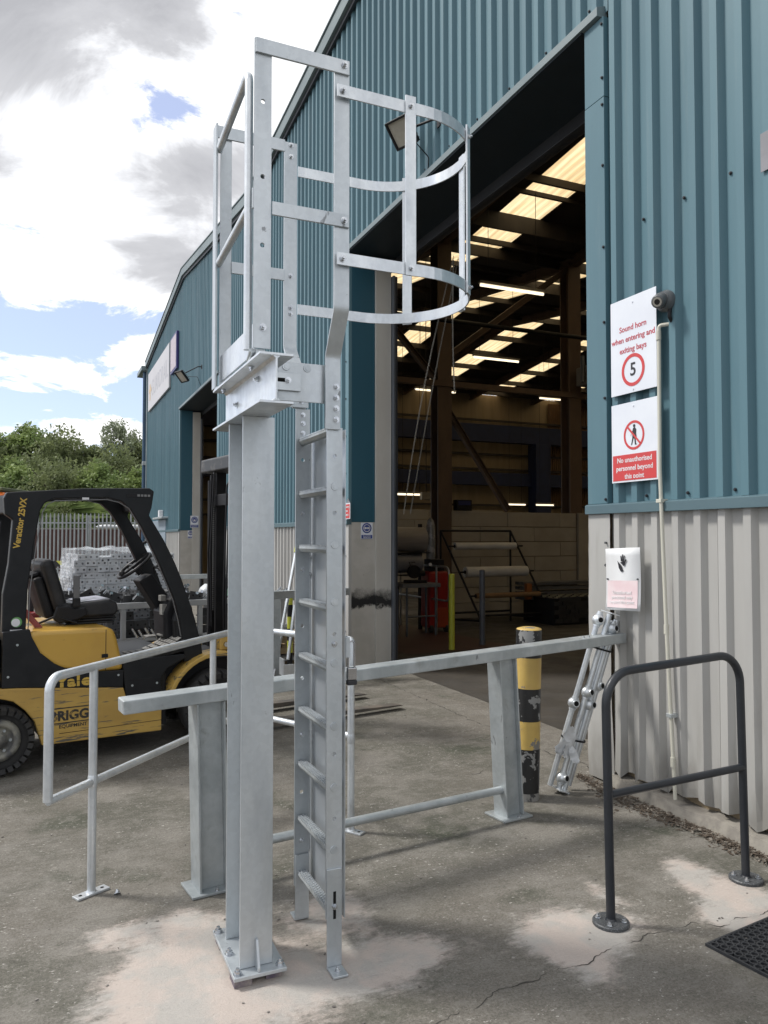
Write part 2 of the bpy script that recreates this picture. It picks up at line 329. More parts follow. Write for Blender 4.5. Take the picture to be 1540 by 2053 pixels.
def leafmat(name, c1, c2):
    m = mat(name, c1, c2, scale=.9, detail=4, rough=.55, spec=.3, lo=.38, hi=.6, c3=tuple(x * 1.5 for x in c1), s3=3.5, lo3=.55, hi3=.75)
    t = m.node_tree; b = t.nodes['Principled BSDF']; out = t.nodes['Material Output']
    tr = N(t, 'ShaderNodeBsdfTranslucent'); src = b.inputs['Base Color'].links[0].from_socket; t.links.new(src, tr.inputs[0])
    ad = N(t, 'ShaderNodeMixShader'); ad.inputs[0].default_value = .38; t.links.new(b.outputs[0], ad.inputs[1]); t.links.new(tr.outputs[0], ad.inputs[2]); t.links.new(ad.outputs[0], out.inputs[0]); return m
LEAF = [leafmat('leaf_olive', (.21, .245, .11), (.125, .155, .07)), leafmat('leaf_fresh', (.25, .32, .11), (.15, .21, .075)), leafmat('leaf_grey_green', (.29, .325, .22), (.18, .215, .13))]
BARK = mat('bark', (.09, .075, .06), (.05, .042, .035), scale=8, stretch=(1, 1, .3), rough=.9)
def rooflight_mat():
    m = bpy.data.materials.new('translucent_rooflight'); m.use_nodes = True; t = m.node_tree; L = t.links.new
    for n in list(t.nodes): t.nodes.remove(n)
    out = N(t, 'ShaderNodeOutputMaterial'); tr = N(t, 'ShaderNodeBsdfTranslucent'); df = N(t, 'ShaderNodeBsdfDiffuse'); mx = N(t, 'ShaderNodeMixShader'); mx.inputs[0].default_value = .12
    tc = N(t, 'ShaderNodeTexCoord'); mp = N(t, 'ShaderNodeMapping'); mp.inputs['Scale'].default_value = (7, .5, 1); L(tc.outputs['Object'], mp.inputs[0])
    n = N(t, 'ShaderNodeTexNoise'); n.inputs['Scale'].default_value = 1.3; n.inputs['Detail'].default_value = 5; L(mp.outputs[0], n.inputs[0])
    r = N(t, 'ShaderNodeValToRGB'); L(n.outputs[0], r.inputs[0]); r.color_ramp.elements[0].position = .35; r.color_ramp.elements[0].color = (.60, .43, .22, 1); r.color_ramp.elements[1].position = .6; r.color_ramp.elements[1].color = (.78, .62, .37, 1)
    L(r.outputs[0], tr.inputs[0]); df.inputs[0].default_value = (.5, .42, .28, 1); L(tr.outputs[0], mx.inputs[1]); L(df.outputs[0], mx.inputs[2]); L(mx.outputs[0], out.inputs[0]); return m
RLIGHT = rooflight_mat()
def stripe_mat():
    m = bpy.data.materials.new('hazard_stripes'); m.use_nodes = True; t = m.node_tree; L = t.links.new; b = t.nodes['Principled BSDF']
    tc = N(t, 'ShaderNodeTexCoord'); w = N(t, 'ShaderNodeTexWave', wave_type='BANDS', bands_direction='DIAGONAL'); w.inputs['Scale'].default_value = 1.15; L(tc.outputs['Object'], w.inputs[0])
    r = N(t, 'ShaderNodeValToRGB'); r.color_ramp.interpolation = 'CONSTANT'; L(w.outputs['Fac'], r.inputs[0]); r.color_ramp.elements[0].color = (.015, .015, .015, 1); r.color_ramp.elements[1].position = .5; r.color_ramp.elements[1].color = (.62, .6, .1, 1)
    L(r.outputs[0], b.inputs['Base Color']); return m
STRIPE = stripe_mat()
def stained(name, base, z0, z1, stain, sc=6):
    """copy of a paint with a smeared dark band at a given height (object z)"""
    m = base.copy(); m.name = name; t = m.node_tree; L = t.links.new; b = t.nodes['Principled BSDF']
    src = b.inputs['Base Color'].links[0].from_socket; tc = N(t, 'ShaderNodeTexCoord'); sp = N(t, 'ShaderNodeSeparateXYZ'); L(tc.outputs['Object'], sp.inputs[0])
    n = N(t, 'ShaderNodeTexNoise'); n.inputs['Scale'].default_value = sc; n.inputs['Detail'].default_value = 9; n.inputs['Roughness'].default_value = .7; L(tc.outputs['Object'], n.inputs[0])
    a = N(t, 'ShaderNodeMath', operation='MULTIPLY_ADD'); L(n.outputs[0], a.inputs[0]); a.inputs[1].default_value = .35; L(sp.outputs[2], a.inputs[2])
    hf = N(t, 'ShaderNodeMath', operation='MULTIPLY'); L(a.outputs[0], hf.inputs[0]); hf.inputs[1].default_value = .5; a = hf
    r = N(t, 'ShaderNodeValToRGB'); L(a.outputs[0], r.inputs[0]); e = r.color_ramp.elements
    w = .175; e[0].position = (z0 + w - .03) / 2; e[0].color = (0, 0, 0, 1); e[1].position = (z1 + w + .13) / 2; e[1].color = (0, 0, 0, 1)
    for p in ((z0 + w + .01) / 2, (z1 + w) / 2): q = e.new(p); q.color = (1, 1, 1, 1)
    mx = N(t, 'ShaderNodeMix', data_type='RGBA'); L(r.outputs[0], mx.inputs[0]); L(src, mx.inputs[6]); mx.inputs[7].default_value = (*stain, 1); L(mx.outputs[2], b.inputs['Base Color']); return m

# ------------------------------------------------------------------ ground
def ground_mat():
    m = bpy.data.materials.new('weathered_concrete'); m.use_nodes = True; t = m.node_tree; L = t.links.new; b = t.nodes['Principled BSDF']
    g = N(t, 'ShaderNodeTexCoord').outputs['Object']
    def nz(sc, det=8, ro=.6, rot=0, st=(1, 1, 1), off=0):
        mp = N(t, 'ShaderNodeMapping'); mp.inputs['Scale'].default_value = st; mp.inputs['Rotation'].default_value = (0, 0, rot); mp.inputs['Location'].default_value = (off, off * .7, 0); L(g, mp.inputs[0])
        n = N(t, 'ShaderNodeTexNoise'); n.inputs['Scale'].default_value = sc; n.inputs['Detail'].default_value = det; n.inputs['Roughness'].default_value = ro; L(mp.outputs[0], n.inputs[0]); return n.outputs[0]
    def rng(f, lo, hi, a=0, bb=1):
        r = N(t, 'ShaderNodeMapRange', interpolation_type='SMOOTHSTEP'); L(f, r.inputs[0]); r.inputs[1].default_value = lo; r.inputs[2].default_value = hi; r.inputs[3].default_value = a; r.inputs[4].default_value = bb; return r.outputs[0]
    def mix(f, a, c, bt='MIX'):
        x = N(t, 'ShaderNodeMix', data_type='RGBA', blend_type=bt)
        if isinstance(f, float): x.inputs[0].default_value = f
        else: L(f, x.inputs[0])
        for i, v in ((6, a), (7, c)):
            if isinstance(v, tuple): x.inputs[i].default_value = (*v, 1)
            else: L(v, x.inputs[i])
        return x.outputs[2]
    def mth(op, a, bb):
        x = N(t, 'ShaderNodeMath', operation=op)
        for i, v in enumerate((a, bb)):
            if isinstance(v, (int, float)): x.inputs[i].default_value = v
            else: L(v, x.inputs[i])
        return x.outputs[0]
    c = mix(rng(nz(.55, 6), .40, .60), (.178, .163, .140), (.124, .119, .098))
    c = mix(rng(nz(2.3, 9, .65, off=4), .44, .66), c, (.225, .21, .185))
    c = mix(rng(nz(1.3, 7, .6, off=11), .56, .70), c, (.075, .080, .058))          # mossy damp areas
    streak = nz(16, 7, .78, rot=radians(-14), st=(.30, 1.5, 1))
    c = mix(rng(streak, .52, .68, 0, .38), c, (.30, .283, .25))
    c = mix(rng(streak, .48, .34, 0, .35), c, (.075, .072, .06))
    fine = nz(90, 5, .85)
    c = mix(rng(fine, .42, .60, 0, .75), c, mix(1.0, c, (.50, .50, .49), 'MULTIPLY'))
    c = mix(rng(nz(38, 7, .85, off=60), .54, .62, 0, .6), c, (.29, .275, .245))
    c = mix(rng(nz(9, 8, .75, off=71), .50, .62, 0, .4), c, (.225, .212, .19))
    chip = mth('MULTIPLY', rng(nz(30, 4, .7, rot=.4, st=(1, 1.8, 1), off=20), .62, .65), rng(nz(1.9, 3, .5, off=31), .46, .56))
    c = mix(chip, c, (.42, .40, .37))                                                # pale scuffs and scabs
    c = mix(rng(nz(7, 10, .78, off=44), .625, .66, 0, .8), c, (.33, .315, .28))
    # pink-white drilling dust where the base plates were bolted down
    sp = N(t, 'ShaderNodeSeparateXYZ'); L(g, sp.inputs[0])
    tot = None
    for (x, y, rx, ry, a) in DUST:
        dx = mth('DIVIDE', mth('SUBTRACT', sp.outputs[0], x), rx); dy = mth('DIVIDE', mth('SUBTRACT', sp.outputs[1], y), ry)
        d = mth('ADD', mth('MULTIPLY', dx, dx), mth('MULTIPLY', dy, dy)); e = mth('MULTIPLY', mth('POWER', 2.718, mth('MULTIPLY', d, -1.0)), a)
        tot = e if tot is None else mth('ADD', tot, e)
    dn = mth('ADD', mth('MULTIPLY', mth('SUBTRACT', nz(4.2, 11, .74, off=3), .5), 1.9), mth('MULTIPLY', mth('SUBTRACT', nz(22, 9, .8, rot=-.25, st=(.5, 1.5, 1)), .5), 1.25))
    dust = rng(mth('ADD', tot, dn), .36, 1.0, 0, .84)
    specks = rng(nz(55, 5, .8, off=81), .60, .68, 0, .6)
    dust = mth('MULTIPLY', dust, mth('SUBTRACT', 1.0, mth('MULTIPLY', specks, .7)))
    c = mix(dust, c, mix(rng(nz(5, 6), .4, .6), (.52, .45, .405), (.44, .415, .385)))
    L(c, b.inputs['Base Color'])
    L(rng(nz(3, 5, off=9), .35, .65, .72, .92), b.inputs['Roughness']); b.inputs['Specular IOR Level'].default_value = .35
    bp = N(t, 'ShaderNodeBump'); bp.inputs['Strength'].default_value = .8; bp.inputs['Distance'].default_value = .009
    L(mth('ADD', mth('MULTIPLY', streak, 1.0), mth('ADD', mth('MULTIPLY', fine, .35), nz(16, 8, .7))), bp.inputs['Height']); L(bp.outputs[0], b.inputs['Normal'])
    return m
DUST = [(.62, 3.35, .34, .30, 1.0), (.95, 2.95, .55, .30, 1.0), (.45, 3.1, .30, .22, .85), (.42, 3.62, .38, .16, .7), (1.28, 3.48, .24, .24, .95), (1.35, 2.95, .34, .14, .8), (.2, 2.7, .4, .3, .5),
        (2.15, 2.88, .26, .20, 1.1), (2.08, 2.62, .16, .26, .95), (2.55, 3.12, .08, .22, .8), (2.35, 2.78, .2, .16, .6),
        (3.12, 3.10, .16, .24, .95), (3.1, 2.72, .28, .24, 1.15), (2.86, 2.62, .12, .16, .7)]
CONCG = ground_mat()
g = MB(); g.quad((-200, -60, 0), (300, -60, 0), (300, 400, 0), (-200, 400, 0)); props(g.build('ground', CONCG), kind='structure')
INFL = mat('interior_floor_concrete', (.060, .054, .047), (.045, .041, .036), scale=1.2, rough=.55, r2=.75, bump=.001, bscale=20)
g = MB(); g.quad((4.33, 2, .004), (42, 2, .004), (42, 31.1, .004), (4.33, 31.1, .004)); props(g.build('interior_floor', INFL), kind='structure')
g = MB(); g.quad((5.0, 10.4, .008), (6.9, 10.4, .008), (6.7, 13.9, .008), (4.9, 13.9, .008)); props(g.build('red_floor_path', REDFL), kind='structure')
def crack(name, pts, w, seed):
    rnd = random.Random(seed); P = []
    for i in range(len(pts) - 1):
        a, b = Vector(pts[i]), Vector(pts[i + 1]); n = max(2, int((b - a).length / .012))
        for k in range(n):
            q = a.lerp(b, k / n); d = (b - a).normalized(); nn = Vector((-d.y, d.x)); q = q + nn * (noise.noise((q.x * 9, q.y * 9, seed)) * .035 + noise.noise((q.x * 40, q.y * 40, seed)) * .012); P.append((q, nn, w * max(.08, .7 + noise.noise((q.x * 14, q.y * 14, seed + 5)) * 1.5)))
    g = MB()
    for (a, n1, w1), (b, n2, w2) in zip(P, P[1:]):
        l1, r1, l2, r2 = a + n1 * w1, a - n1 * w1, b + n2 * w2, b - n2 * w2
        g.quad((r1.x, r1.y, .0015), (r2.x, r2.y, .0015), (l2.x, l2.y, .0015), (l1.x, l1.y, .0015))
    props(g.build(name, CRK), kind='structure')
crack('ground_crack', [(1.2, 2.44), (1.32, 2.51), (1.51, 2.55), (1.75, 2.61), (1.95, 2.61), (2.15, 2.64), (2.33, 2.67), (2.49, 2.69), (2.66, 2.69), (2.85, 2.62), (3.2, 2.64)], .0024, 1)
crack('ground_crack', [(3.81, 9.42), (3.80, 8.31), (3.78, 7.14), (3.77, 6.33), (3.84, 5.79), (3.76, 5.24), (3.84, 4.89), (3.74, 4.60)], .005, 2)
crack('ground_crack', [(4.45, 9.4), (4.47, 8.19), (4.45, 7.25), (4.46, 5.0)], .004, 3)
crack('ground_crack', [(2.88, 5.02), (2.97, 4.99), (3.06, 5.03)], .004, 4)
crack('ground_crack', [(-8, 13.0), (-1, 12.6), (3.7, 12.8)], .008, 5)

# ------------------------------------------------------------------ warehouse
XW = 3.725
wh = thing('warehouse', 'large blue-green and grey ribbed steel warehouse with two tall open bay doors', 'warehouse', (XW, 9.6, 0))
def roofz(y):
    if y < 6.8: return 9.11 - .088 * (6.8 - y)
    if y < 14.76: return 8.41 + .088 * (14.76 - y)
    if y < 22.8: return 8.41 + .128 * (y - 14.76)
    return 9.44 - .11 * (y - 22.8)
PITCH = .1825
def sheet(name, y0, y1, z0, ztop, m, xb=XW, depth=.043, ragged=0):
    """trapezoidal sheet from y0 to y1"""
    prof = [(0, 0), (.050, 0), (.074, 1), (.128, 1), (.152, 0)]
    ks = int(math.floor(y0 / PITCH)) - 1; ys = []
    for k in range(ks, ks + int((y1 - y0) / PITCH) + 4):
        for dy, h in prof: ys.append((k * PITCH + dy, h))
    def hat(y):
        for (a, ha), (b, hb) in zip(ys, ys[1:]):
            if a <= y <= b: return ha + (hb - ha) * ((y - a) / max(b - a, 1e-9))
        return 0
    pts = [(y0, hat(y0))] + [(y, h) for y, h in ys if y0 + 1e-4 < y < y1 - 1e-4] + [(y1, hat(y1))]
    # extra breaks where the roof line kinks
    g = MB(); vs = []; fs = []
    lv = [0, 1] if not ragged else [0, .03, .12, .5, 1]
    rnd = random.Random(int(y0 * 97))
    for y, h in pts:
        zt = ztop(y) if callable(ztop) else ztop
        zb = z0 + (rnd.uniform(-.03, .035) if ragged else 0); dent = rnd.uniform(-.012, .02) if ragged else 0
        for f in lv:
            z = zb + (zt - zb) * f; k = max(0, 1 - f * 6) * dent
            vs.append((xb - depth * h + k, y, z))
    n = len(lv)
    for i in range(len(pts) - 1):
        for j in range(n - 1): fs.append((i * n + j, i * n + j + 1, (i + 1) * n + j + 1, (i + 1) * n + j))
    g.add(vs, fs); o = g.build(name, m, wh)
    return o
ZB = 1.93
def top(y): return roofz(y) - .06
def runs(a, b, w=PITCH * 5):
    y = a
    while y < b - 1e-3:
        e = min(y + w, b)
        if b - e < .25: e = b
        yield y, e
        y = e
KINKS = (14.76, 22.8)
i = 0
D1 = (4.60, 9.50); D2 = (18.0, 23.4)
def put(y0, y1, z0, zt, m, nm, **k):
    global i
    for a, b in runs(y0, y1):
        i += 1; sheet(nm, a, b, z0, zt, m, depth=.043 if m is BLUE else .036, xb=XW + (.0 if i % 2 else .005), **k)
put(.6825, 4.38, ZB + .06, top, BLUE, 'cladding_sheet')
put(4.38, 9.62, 5.60, top, BLUE, 'cladding_sheet')
put(9.62, 14.76, ZB + .06, top, BLUE, 'cladding_sheet')
put(14.76, 17.9, ZB + .06, top, BLUE, 'cladding_sheet')
put(17.9, 23.5, 5.60, top, BLUE, 'cladding_sheet')
put(23.5, 31.3, ZB + .06, top, BLUE, 'cladding_sheet')
put(.6825, 4.38, .11, ZB, GREY, 'lower_cladding_sheet', ragged=1)
put(9.62, 17.9, .08, ZB, GREY, 'lower_cladding_sheet')
put(23.5, 26.0, .08, ZB, GREY, 'lower_cladding_sheet')
# flashings
for a, b in ((.6, 4.61), (9.50, 17.98), (23.42, 31.3)):
    MB().prism([(XW - .062, ZB - .012), (XW - .062, ZB + .050), (XW - .045, ZB + .058), (XW + .01, ZB + .066), (XW + .01, ZB - .012)], 'y', a, b).build('band_flashing', BLUET, wh, bevel=.002)
for (a, b) in (D1, D2):
    MB().prism([(XW - .075, 5.56), (XW - .075, 5.625), (XW + .02, 5.66), (XW + .02, 5.56)], 'y', a - .19, b + .05).build('lintel_flashing', BLUEF, wh, bevel=.002)
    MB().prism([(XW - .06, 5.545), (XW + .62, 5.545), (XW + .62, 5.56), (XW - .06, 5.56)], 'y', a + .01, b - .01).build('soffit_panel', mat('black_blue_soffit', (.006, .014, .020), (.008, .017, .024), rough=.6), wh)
    # head beam and rolled-up door behind the opening
    MB().box(XW + .62, XW + .66, a - .3, b + .3, 5.43, 5.66).build('head_beam', RDRK, wh, bevel=.004)
    MB().cyl((XW + .92, a - .2, 5.86), (XW + .92, b + .2, 5.86), .22, 28).build('rolled_door', RDRK, wh)
    # near jamb (outer face beside the cladding) and far reveal
    MB().box(XW - .040, XW + .02, a - .215, a, ZB + .06, 4.955).build('jamb_flashing', BLUE, wh, bevel=.003)
    MB().box(XW - .0385, XW + .02, a - .215, a, 4.96, 5.553).build('jamb_flashing', BLUE, wh, bevel=.003)
    MB().box(XW + .02, XW + .57, a - .02, a - .004, .02, 5.54).build('near_reveal', BEIGE, wh)
    MB().box(XW - .040, XW + .005, b, b + .12, ZB + .06, 5.555).build('jamb_flashing', BLUE, wh, bevel=.003)
    MB().box(XW - .038, XW + .005, b, b + .12, .04, ZB - .013).build('jamb_flashing', GREY, wh, bevel=.003)
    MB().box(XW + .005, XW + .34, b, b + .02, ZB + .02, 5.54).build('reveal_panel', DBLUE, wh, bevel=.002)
    low = stained('stained_render', GREYD, .84, .955, (.012, .012, .013)); low2 = stained('stained_pier', BEIGE, .82, .935, (.015, .015, .016))
    MB().box(XW + .005, XW + .34, b - .003, b + .02, .0, ZB + .017).build('reveal_wall', low if a < 10 else GREYD, wh)
    MB().box(XW + .343, XW + .57, b - .03, b + .2, 0, 5.5).build('pier', low2 if a < 10 else BEIGE, wh, bevel=.004)
    for s, yy in ((0, b), (1, a)):
        x0 = XW + .575
        y_ = yy - .09 if s == 0 else yy + .005
        MB().box(x0, x0 + .03, y_, y_ + .085, 0, 5.3).build('door_guide', GUIDE, wh, bevel=.002)
        MB().box(x0 + .033, x0 + .075, y_ + .03, y_ + .085, 0, 5.3).build('door_guide', RDRK, wh, bevel=.002)
# dented lower jamb strip by the near doorway
g = MB(); nz_ = 22; rnd = random.Random(5)
for k in range(nz_ + 1):
    z = .015 + (ZB - .03) * k / nz_; bulge = .03 * math.exp(-((z - .35) / .25) ** 2) + .012 * math.exp(-((z - 1.2) / .3) ** 2)
    w = .02 * math.exp(-((z - .2) / .3) ** 2)
    for j, yy in enumerate((4.365 - w * 1.6, 4.40, 4.48, 4.56, 4.60 + w, 4.60 + w)):
        xx = XW - .038 - (bulge if 0 < j < 4 else bulge * .3) + rnd.uniform(-.0015, .0015)
        if j == 5: xx = XW + .05
        g.v.append((xx, yy, z))
for k in range(nz_):
    for j in range(5): g.f.append((k * 6 + j, k * 6 + 6 + j, k * 6 + 7 + j, k * 6 + 1 + j)); g.sm.append(True)
g.build('jamb_flashing', GREY, wh)
# verge trims following the two gables, a dark strip below standing in for shade
def verge(ya, yb):
    za, zb = roofz(ya), roofz(yb)
    for x0, x1, dz0, dz1, m in ((XW - .13, XW + .05, -.05, .16, BLUEF), (XW - .15, XW + .07, .163, .19, BLUEF), (XW - .085, XW - .04, -.12, -.053, RDRK)):
        g = MB(); vs = []
        for y, z in ((ya, za), (yb, zb)):
            vs += [(x0, y, z + dz0), (x1, y, z + dz0), (x1, y, z + dz1), (x0, y, z + dz1)]
        g.add(vs, [(0, 1, 2, 3), (7, 6, 5, 4), (0, 4, 5, 1), (1, 5, 6, 2), (2, 6, 7, 3), (3, 7, 4, 0)]); g.build('verge_trim_and_shade', m, wh, bevel=.004)
verge(1.0, 6.8); verge(6.8, 14.757); verge(14.763, 22.8); verge(22.8, 31.45)
# screws in the cladding
scr = MB().cyl((0, 0, 0), (-.006, 0, 0), .011, 8).cyl((-.006, 0, 0), (-.012, 0, 0), .007, 6).build('screw', INK, wh, local=True)
first = [True]
def screw(x, y, z):
    o = scr if first[0] else scr.copy()
    if not first[0]: col.objects.link(o); o.parent = wh
    first[0] = False; o.location = wm(wh).inverted() @ Vector((x, y, z))
for k in range(5, 24):
    y = k * PITCH + .02
    if y < 4.35 and k % 2 == 0: screw(XW - .001, y, 2.03)
    if y < 4.35 and k % 2 == 0: screw(XW - .001, y, 3.92)
for z in (2.02, 2.75, 3.3, 3.85, 4.45, 4.9, 5.1, 5.5): screw(XW - .041, 4.40, z)
for k in range(25, 52, 3): screw(XW - .001, k * PITCH + .02, 5.72)
for z in (2.1, 2.6, 3.1, 3.6, 4.1, 4.6): screw(XW - .041, 9.59, z)
for z in (.5, 1.0, 1.5): screw(XW - .0395, 9.59, z); screw(XW - .045, 4.40, z + .05)
# plinth under the cladding
g = MB(); rnd = random.Random(3); ys = [1.0 + .07 * k for k in range(49)]; vs = []
for y in ys:
    x0 = XW - .055 - .02 * noise.noise((y * 3, 0, 0)) * 2; h = .075 + .05 * noise.noise((y * 2.1, 5, 0)) + rnd.uniform(-.006, .006)
    vs += [(x0 - .03, y, -.01), (x0, y, h), (XW + .1, y, h + .02)]
g.add(vs, [(i * 3 + j, i * 3 + j + 1, i * 3 + 4 + j, i * 3 + 3 + j) for i in range(len(ys) - 1) for j in range(2)]); g.build('plinth', CONC, wh)
# corner: end wall stub, downpipe, gutter end
MB().box(XW - .02, 42, 31.3, 31.5, 0, 8.488).build('end_wall', CREAMS, wh)
MB().box(XW - .07, XW + .02, 31.28, 31.52, 0, 8.45).build('corner_trim', BLUEF, wh, bevel=.004)
MB().cyl((3.62, 31.75, 0), (3.62, 31.75, 8.35), .075, 16).build('downpipe', PIPEB, wh)
MB().box(3.55, 3.75, 31.6, 31.9, 4.6, 4.75).build('pipe_bracket', GALVD, wh, bevel=.005)
MB().box(3.45, 3.9, 31.4, 33.0, 8.32, 8.50).build('gutter', BLUEF, wh, bevel=.02)
# pale blue side door at the far end, lamp above
MB().box(XW - .06, XW + .0, 26.05, 31.1, 0, 2.33).build('side_shutter', mat('pale_blue_shutter', (.25, .30, .35), (.22, .27, .32), scale=2, stretch=(1, 1, 4), rough=.5), wh, bevel=.005)
# roof: opaque sheets between strips of rooflights
spans = [(1.0, 6.8), (6.8, 14.76), (14.76, 22.8), (22.8, 31.4)]
RL = [8.60 + 3.385 * k for k in range(9)]
edges = [XW] + [e for x in RL for e in (x, x + 1.03)] + [42]
for (ya, yb) in spans:
    for k in range(0, len(edges) - 1, 2):
        g = MB(); a, b = edges[k], edges[k + 1]; za, zb = roofz(ya), roofz(yb)
        vs = [(x, y, z + d) for d in (0, .05) for (y, z) in ((ya, za), (yb, zb)) for x in (a, b)]
        g.add(vs, [(0, 2, 3, 1), (4, 5, 7, 6), (0, 1, 5, 4), (2, 6, 7, 3), (0, 4, 6, 2), (1, 3, 7, 5)]); g.build('roof_sheet', ROOFU, wh)
    for x in RL:
        g = MB(); n = 24; vs = []
        for k in range(n + 1):
            xx = x - .02 + 1.07 * k / n; dz = .02 + .018 * (1 if (k // 1) % 4 in (1, 2) else 0)
            vs += [(xx, ya, roofz(ya) + dz), (xx, yb, roofz(yb) + dz)]
        g.add(vs, [(2 * k, 2 * k + 2, 2 * k + 3, 2 * k + 1) for k in range(n)]); g.build('rooflight', RLIGHT, wh)
# purlins along x, rafters and columns in rows
def purlin(y, d=.2): z = roofz(y); MB().box(XW + .1, 42, y - .03, y + .03, z - d, z - .004).build('purlin', DSTEEL, wh)
for y, d_ in ((8.4, .19), (10.2, .19), (12.04, .15), (12.57, .09), (13.52, .36), (14.62, .12), (15.14, .25), (16.74, .12), (17.4, .30), (19.98, .15), (21.9, .19), (24.35, .19), (25.97, .19), (27.57, .19), (29.12, .19), (30.7, .19)): purlin(y, d_)
COLX = [4.42 + 3.46 * k for k in range(9)]
def ibeam(g, a, b, w, h, up=(0, 0, 1), tw=.012, tf=.016):
    a, b = Vector(a), Vector(b); d = (b - a); L = d.length; d.normalize(); s = d.cross(Vector(up)).normalized(); u = s.cross(d)
    M = Matrix((( s.x, d.x, u.x, a.x), (s.y, d.y, u.y, a.y), (s.z, d.z, u.z, a.z), (0, 0, 0, 1)))
    g.box(-w / 2, w / 2, 0, L, h / 2 - tf, h / 2, M); g.box(-w / 2, w / 2, 0, L, -h / 2, -h / 2 + tf, M); g.box(-tw / 2, tw / 2, 0, L, -h / 2 + tf, h / 2 - tf, M); return g
for x in COLX:
    if x > 5: ibeam(MB(), (x, 14.75, 0), (x, 14.75, 8.2), .34, .34, up=(0, 1, 0), tf=.03, tw=.02).build('column', BROWNS, wh)
    for (ya, yb) in spans[1:]:
        ibeam(MB(), (x, ya, roofz(ya) - .20), (x, yb, roofz(yb) - .20), .16, .24).build('rafter', BROWNS, wh)
ibeam(MB(), (COLX[1], 14.7, 4.7), (9.55, 14.7, 2.35), .12, .12).build('wall_brace', BROWNS, wh)
ibeam(MB(), (6.6, 14.7, 6.3), (COLX[1], 14.7, 5.0), .12, .12).build('wall_brace', BROWNS, wh)
ibeam(MB(), (8.1, 14.7, 5.75), (COLX[2], 14.7, 8.15), .13, .13).build('wall_brace', BROWNS, wh)
MB().cyl((4.4, 14.3, 6.35), (30, 14.3, 6.35), .05, 10).build('roof_pipe', BLKM, wh)
MB().box(4.4, 30, 14.55, 14.68, 5.0, 5.12).build('tie_rail', BROWNS, wh)
# far wall: rails, crane beam, navy columns, brown sheeting
for z in (7.2, 5.6, 4.9, 3.2, 2.6): MB().box(4, 42, 31.08, 31.16, z, z + .10).build('wall_rail', DSTEEL, wh)
MB().box(4, 42, 30.4, 30.8, 6.15, 6.95).build('crane_beam', NAVY, wh, bevel=.01)
MB().box(4, 42, 30.6, 30.9, 4.15, 4.75).build('crane_beam', NAVY, wh, bevel=.01)
for x in (13.6, 21.6, 29.6): MB().box(x - .42, x + .42, 30.2, 30.85, 0, 6.14).build('crane_column', NAVY, wh, bevel=.01)
g = MB()
for k in range(46): g.box(22.6 + k * .12, 22.68 + k * .12, 31.16, 31.22, 3.2, 8.3)
g.build('brown_sheeting', mat('brown_sheet_paint', (.17, .10, .045), (.13, .075, .035), scale=3, rough=.6), wh, kind='stuff')
# cross wall of the bay: cream blockwork in courses of long blocks
pw = 1; zc = [.0, .33, .66, .99, 1.32, 1.65, 1.98]
for r_, z in enumerate(zc):
    x = 8.03
    while x < 16:
        L = 1.42 if (r_ % 2 == 0 or x > 8.1) else .71
        if x < 11.35 < x + L + .2: L = 11.33 - x
        if x >= 11.3 and x < 11.6: x = 11.72; 
        dy = random.uniform(-.006, .006)
        MB().box(x, x + L - .012, 14.56 + dy, 14.70, z + .005, z + .322).build('wall_block', CREAM, wh, bevel=.006)
        x += L
MB().box(11.34, 11.70, 14.5, 14.58, 0, 2.31).build('wall_pier', CREAM, wh, bevel=.006)
MB().box(8.0, 16, 14.70, 14.74, 0, 2.30).build('wall_core', mat('mortar', (.12, .10, .08), rough=.95), wh)
# lower far block wall seen to the left of the column
for r_, z in enumerate([0, .33, .66, .99, 1.32, 1.65, 1.98, 2.31]):
    x = 8.0 + (.5 if r_ % 2 else 0)
    while x < 13.5:
        MB().box(x, x + 1.39, 22.0 + random.uniform(-.006, .006), 22.15, z + .005, z + .322).build('wall_block', CREAM, wh, bevel=.006); x += 1.40
# inner cladding of the facade side and rest of the interior walls
MB().box(XW + .05, XW + .12, 9.72, 17.8, 0, 8.3).build('inner_lining', CREAMS, wh)
MB().box(XW + .05, XW + .12, 1.0, 4.35, 0, 8.3).build('inner_lining', CREAMS, wh)
MB().box(41.9, 42, 1, 31.3, 0, 8.4).build('inner_lining', CREAMS, wh)
MB().box(XW + .1, 42, .9, 1.0, 0, 8.6).build('inner_lining', CREAMS, wh)

# lights in the hall
def hall_light(x0, x1, y, z, lab):
    t = thing('tube_light', lab, 'light', ((x0 + x1) / 2, y, z), group='fluorescent lights in the hall')
    MB().box(x0, x1, y - .04, y + .04, z + .03, z + .08).build('batten', TUBEG, t, bevel=.004)
    MB().cyl((x0 + .03, y, z), (x1 - .03, y, z), .028, 10).build('tube', TUBEL, t)
    for xh in (x0 + .2, x1 - .2): MB().cyl((xh, y, z + .08), (xh, y, roofz(y) - .1), .006, 6).build('hanger', BLKM, t)
for a in ((7.44, 8.92, 12.4, 6.5, 'longest and highest lit tube light, under the roof just inside the near doorway'),
          (10.3, 11.75, 17.5, 6.5, 'lit tube light right of the brown column, in front of a row of rooflights'),
          (10.86, 12.36, 22.1, 6.5, 'lit tube light half behind the left brown column'),
          (15.43, 16.9, 21.8, 6.5, 'lit tube light beside the brown sheeted wall at the back right'),
          (9.37, 10.32, 20.3, 3.0, 'low lit tube light over the workshop corner at the far left of the doorway'),
          (16.1, 17.05, 25, 3.0, 'short lit tube light left of the navy column at the back'),
          (17.43, 18.29, 24.9, 3.0, 'short lit tube light right of the navy column at the back'),
          (7.0, 8.3, 15.9, 6.9, 'lit tube light just beside the door guide, high on the left')): hall_light(*a)
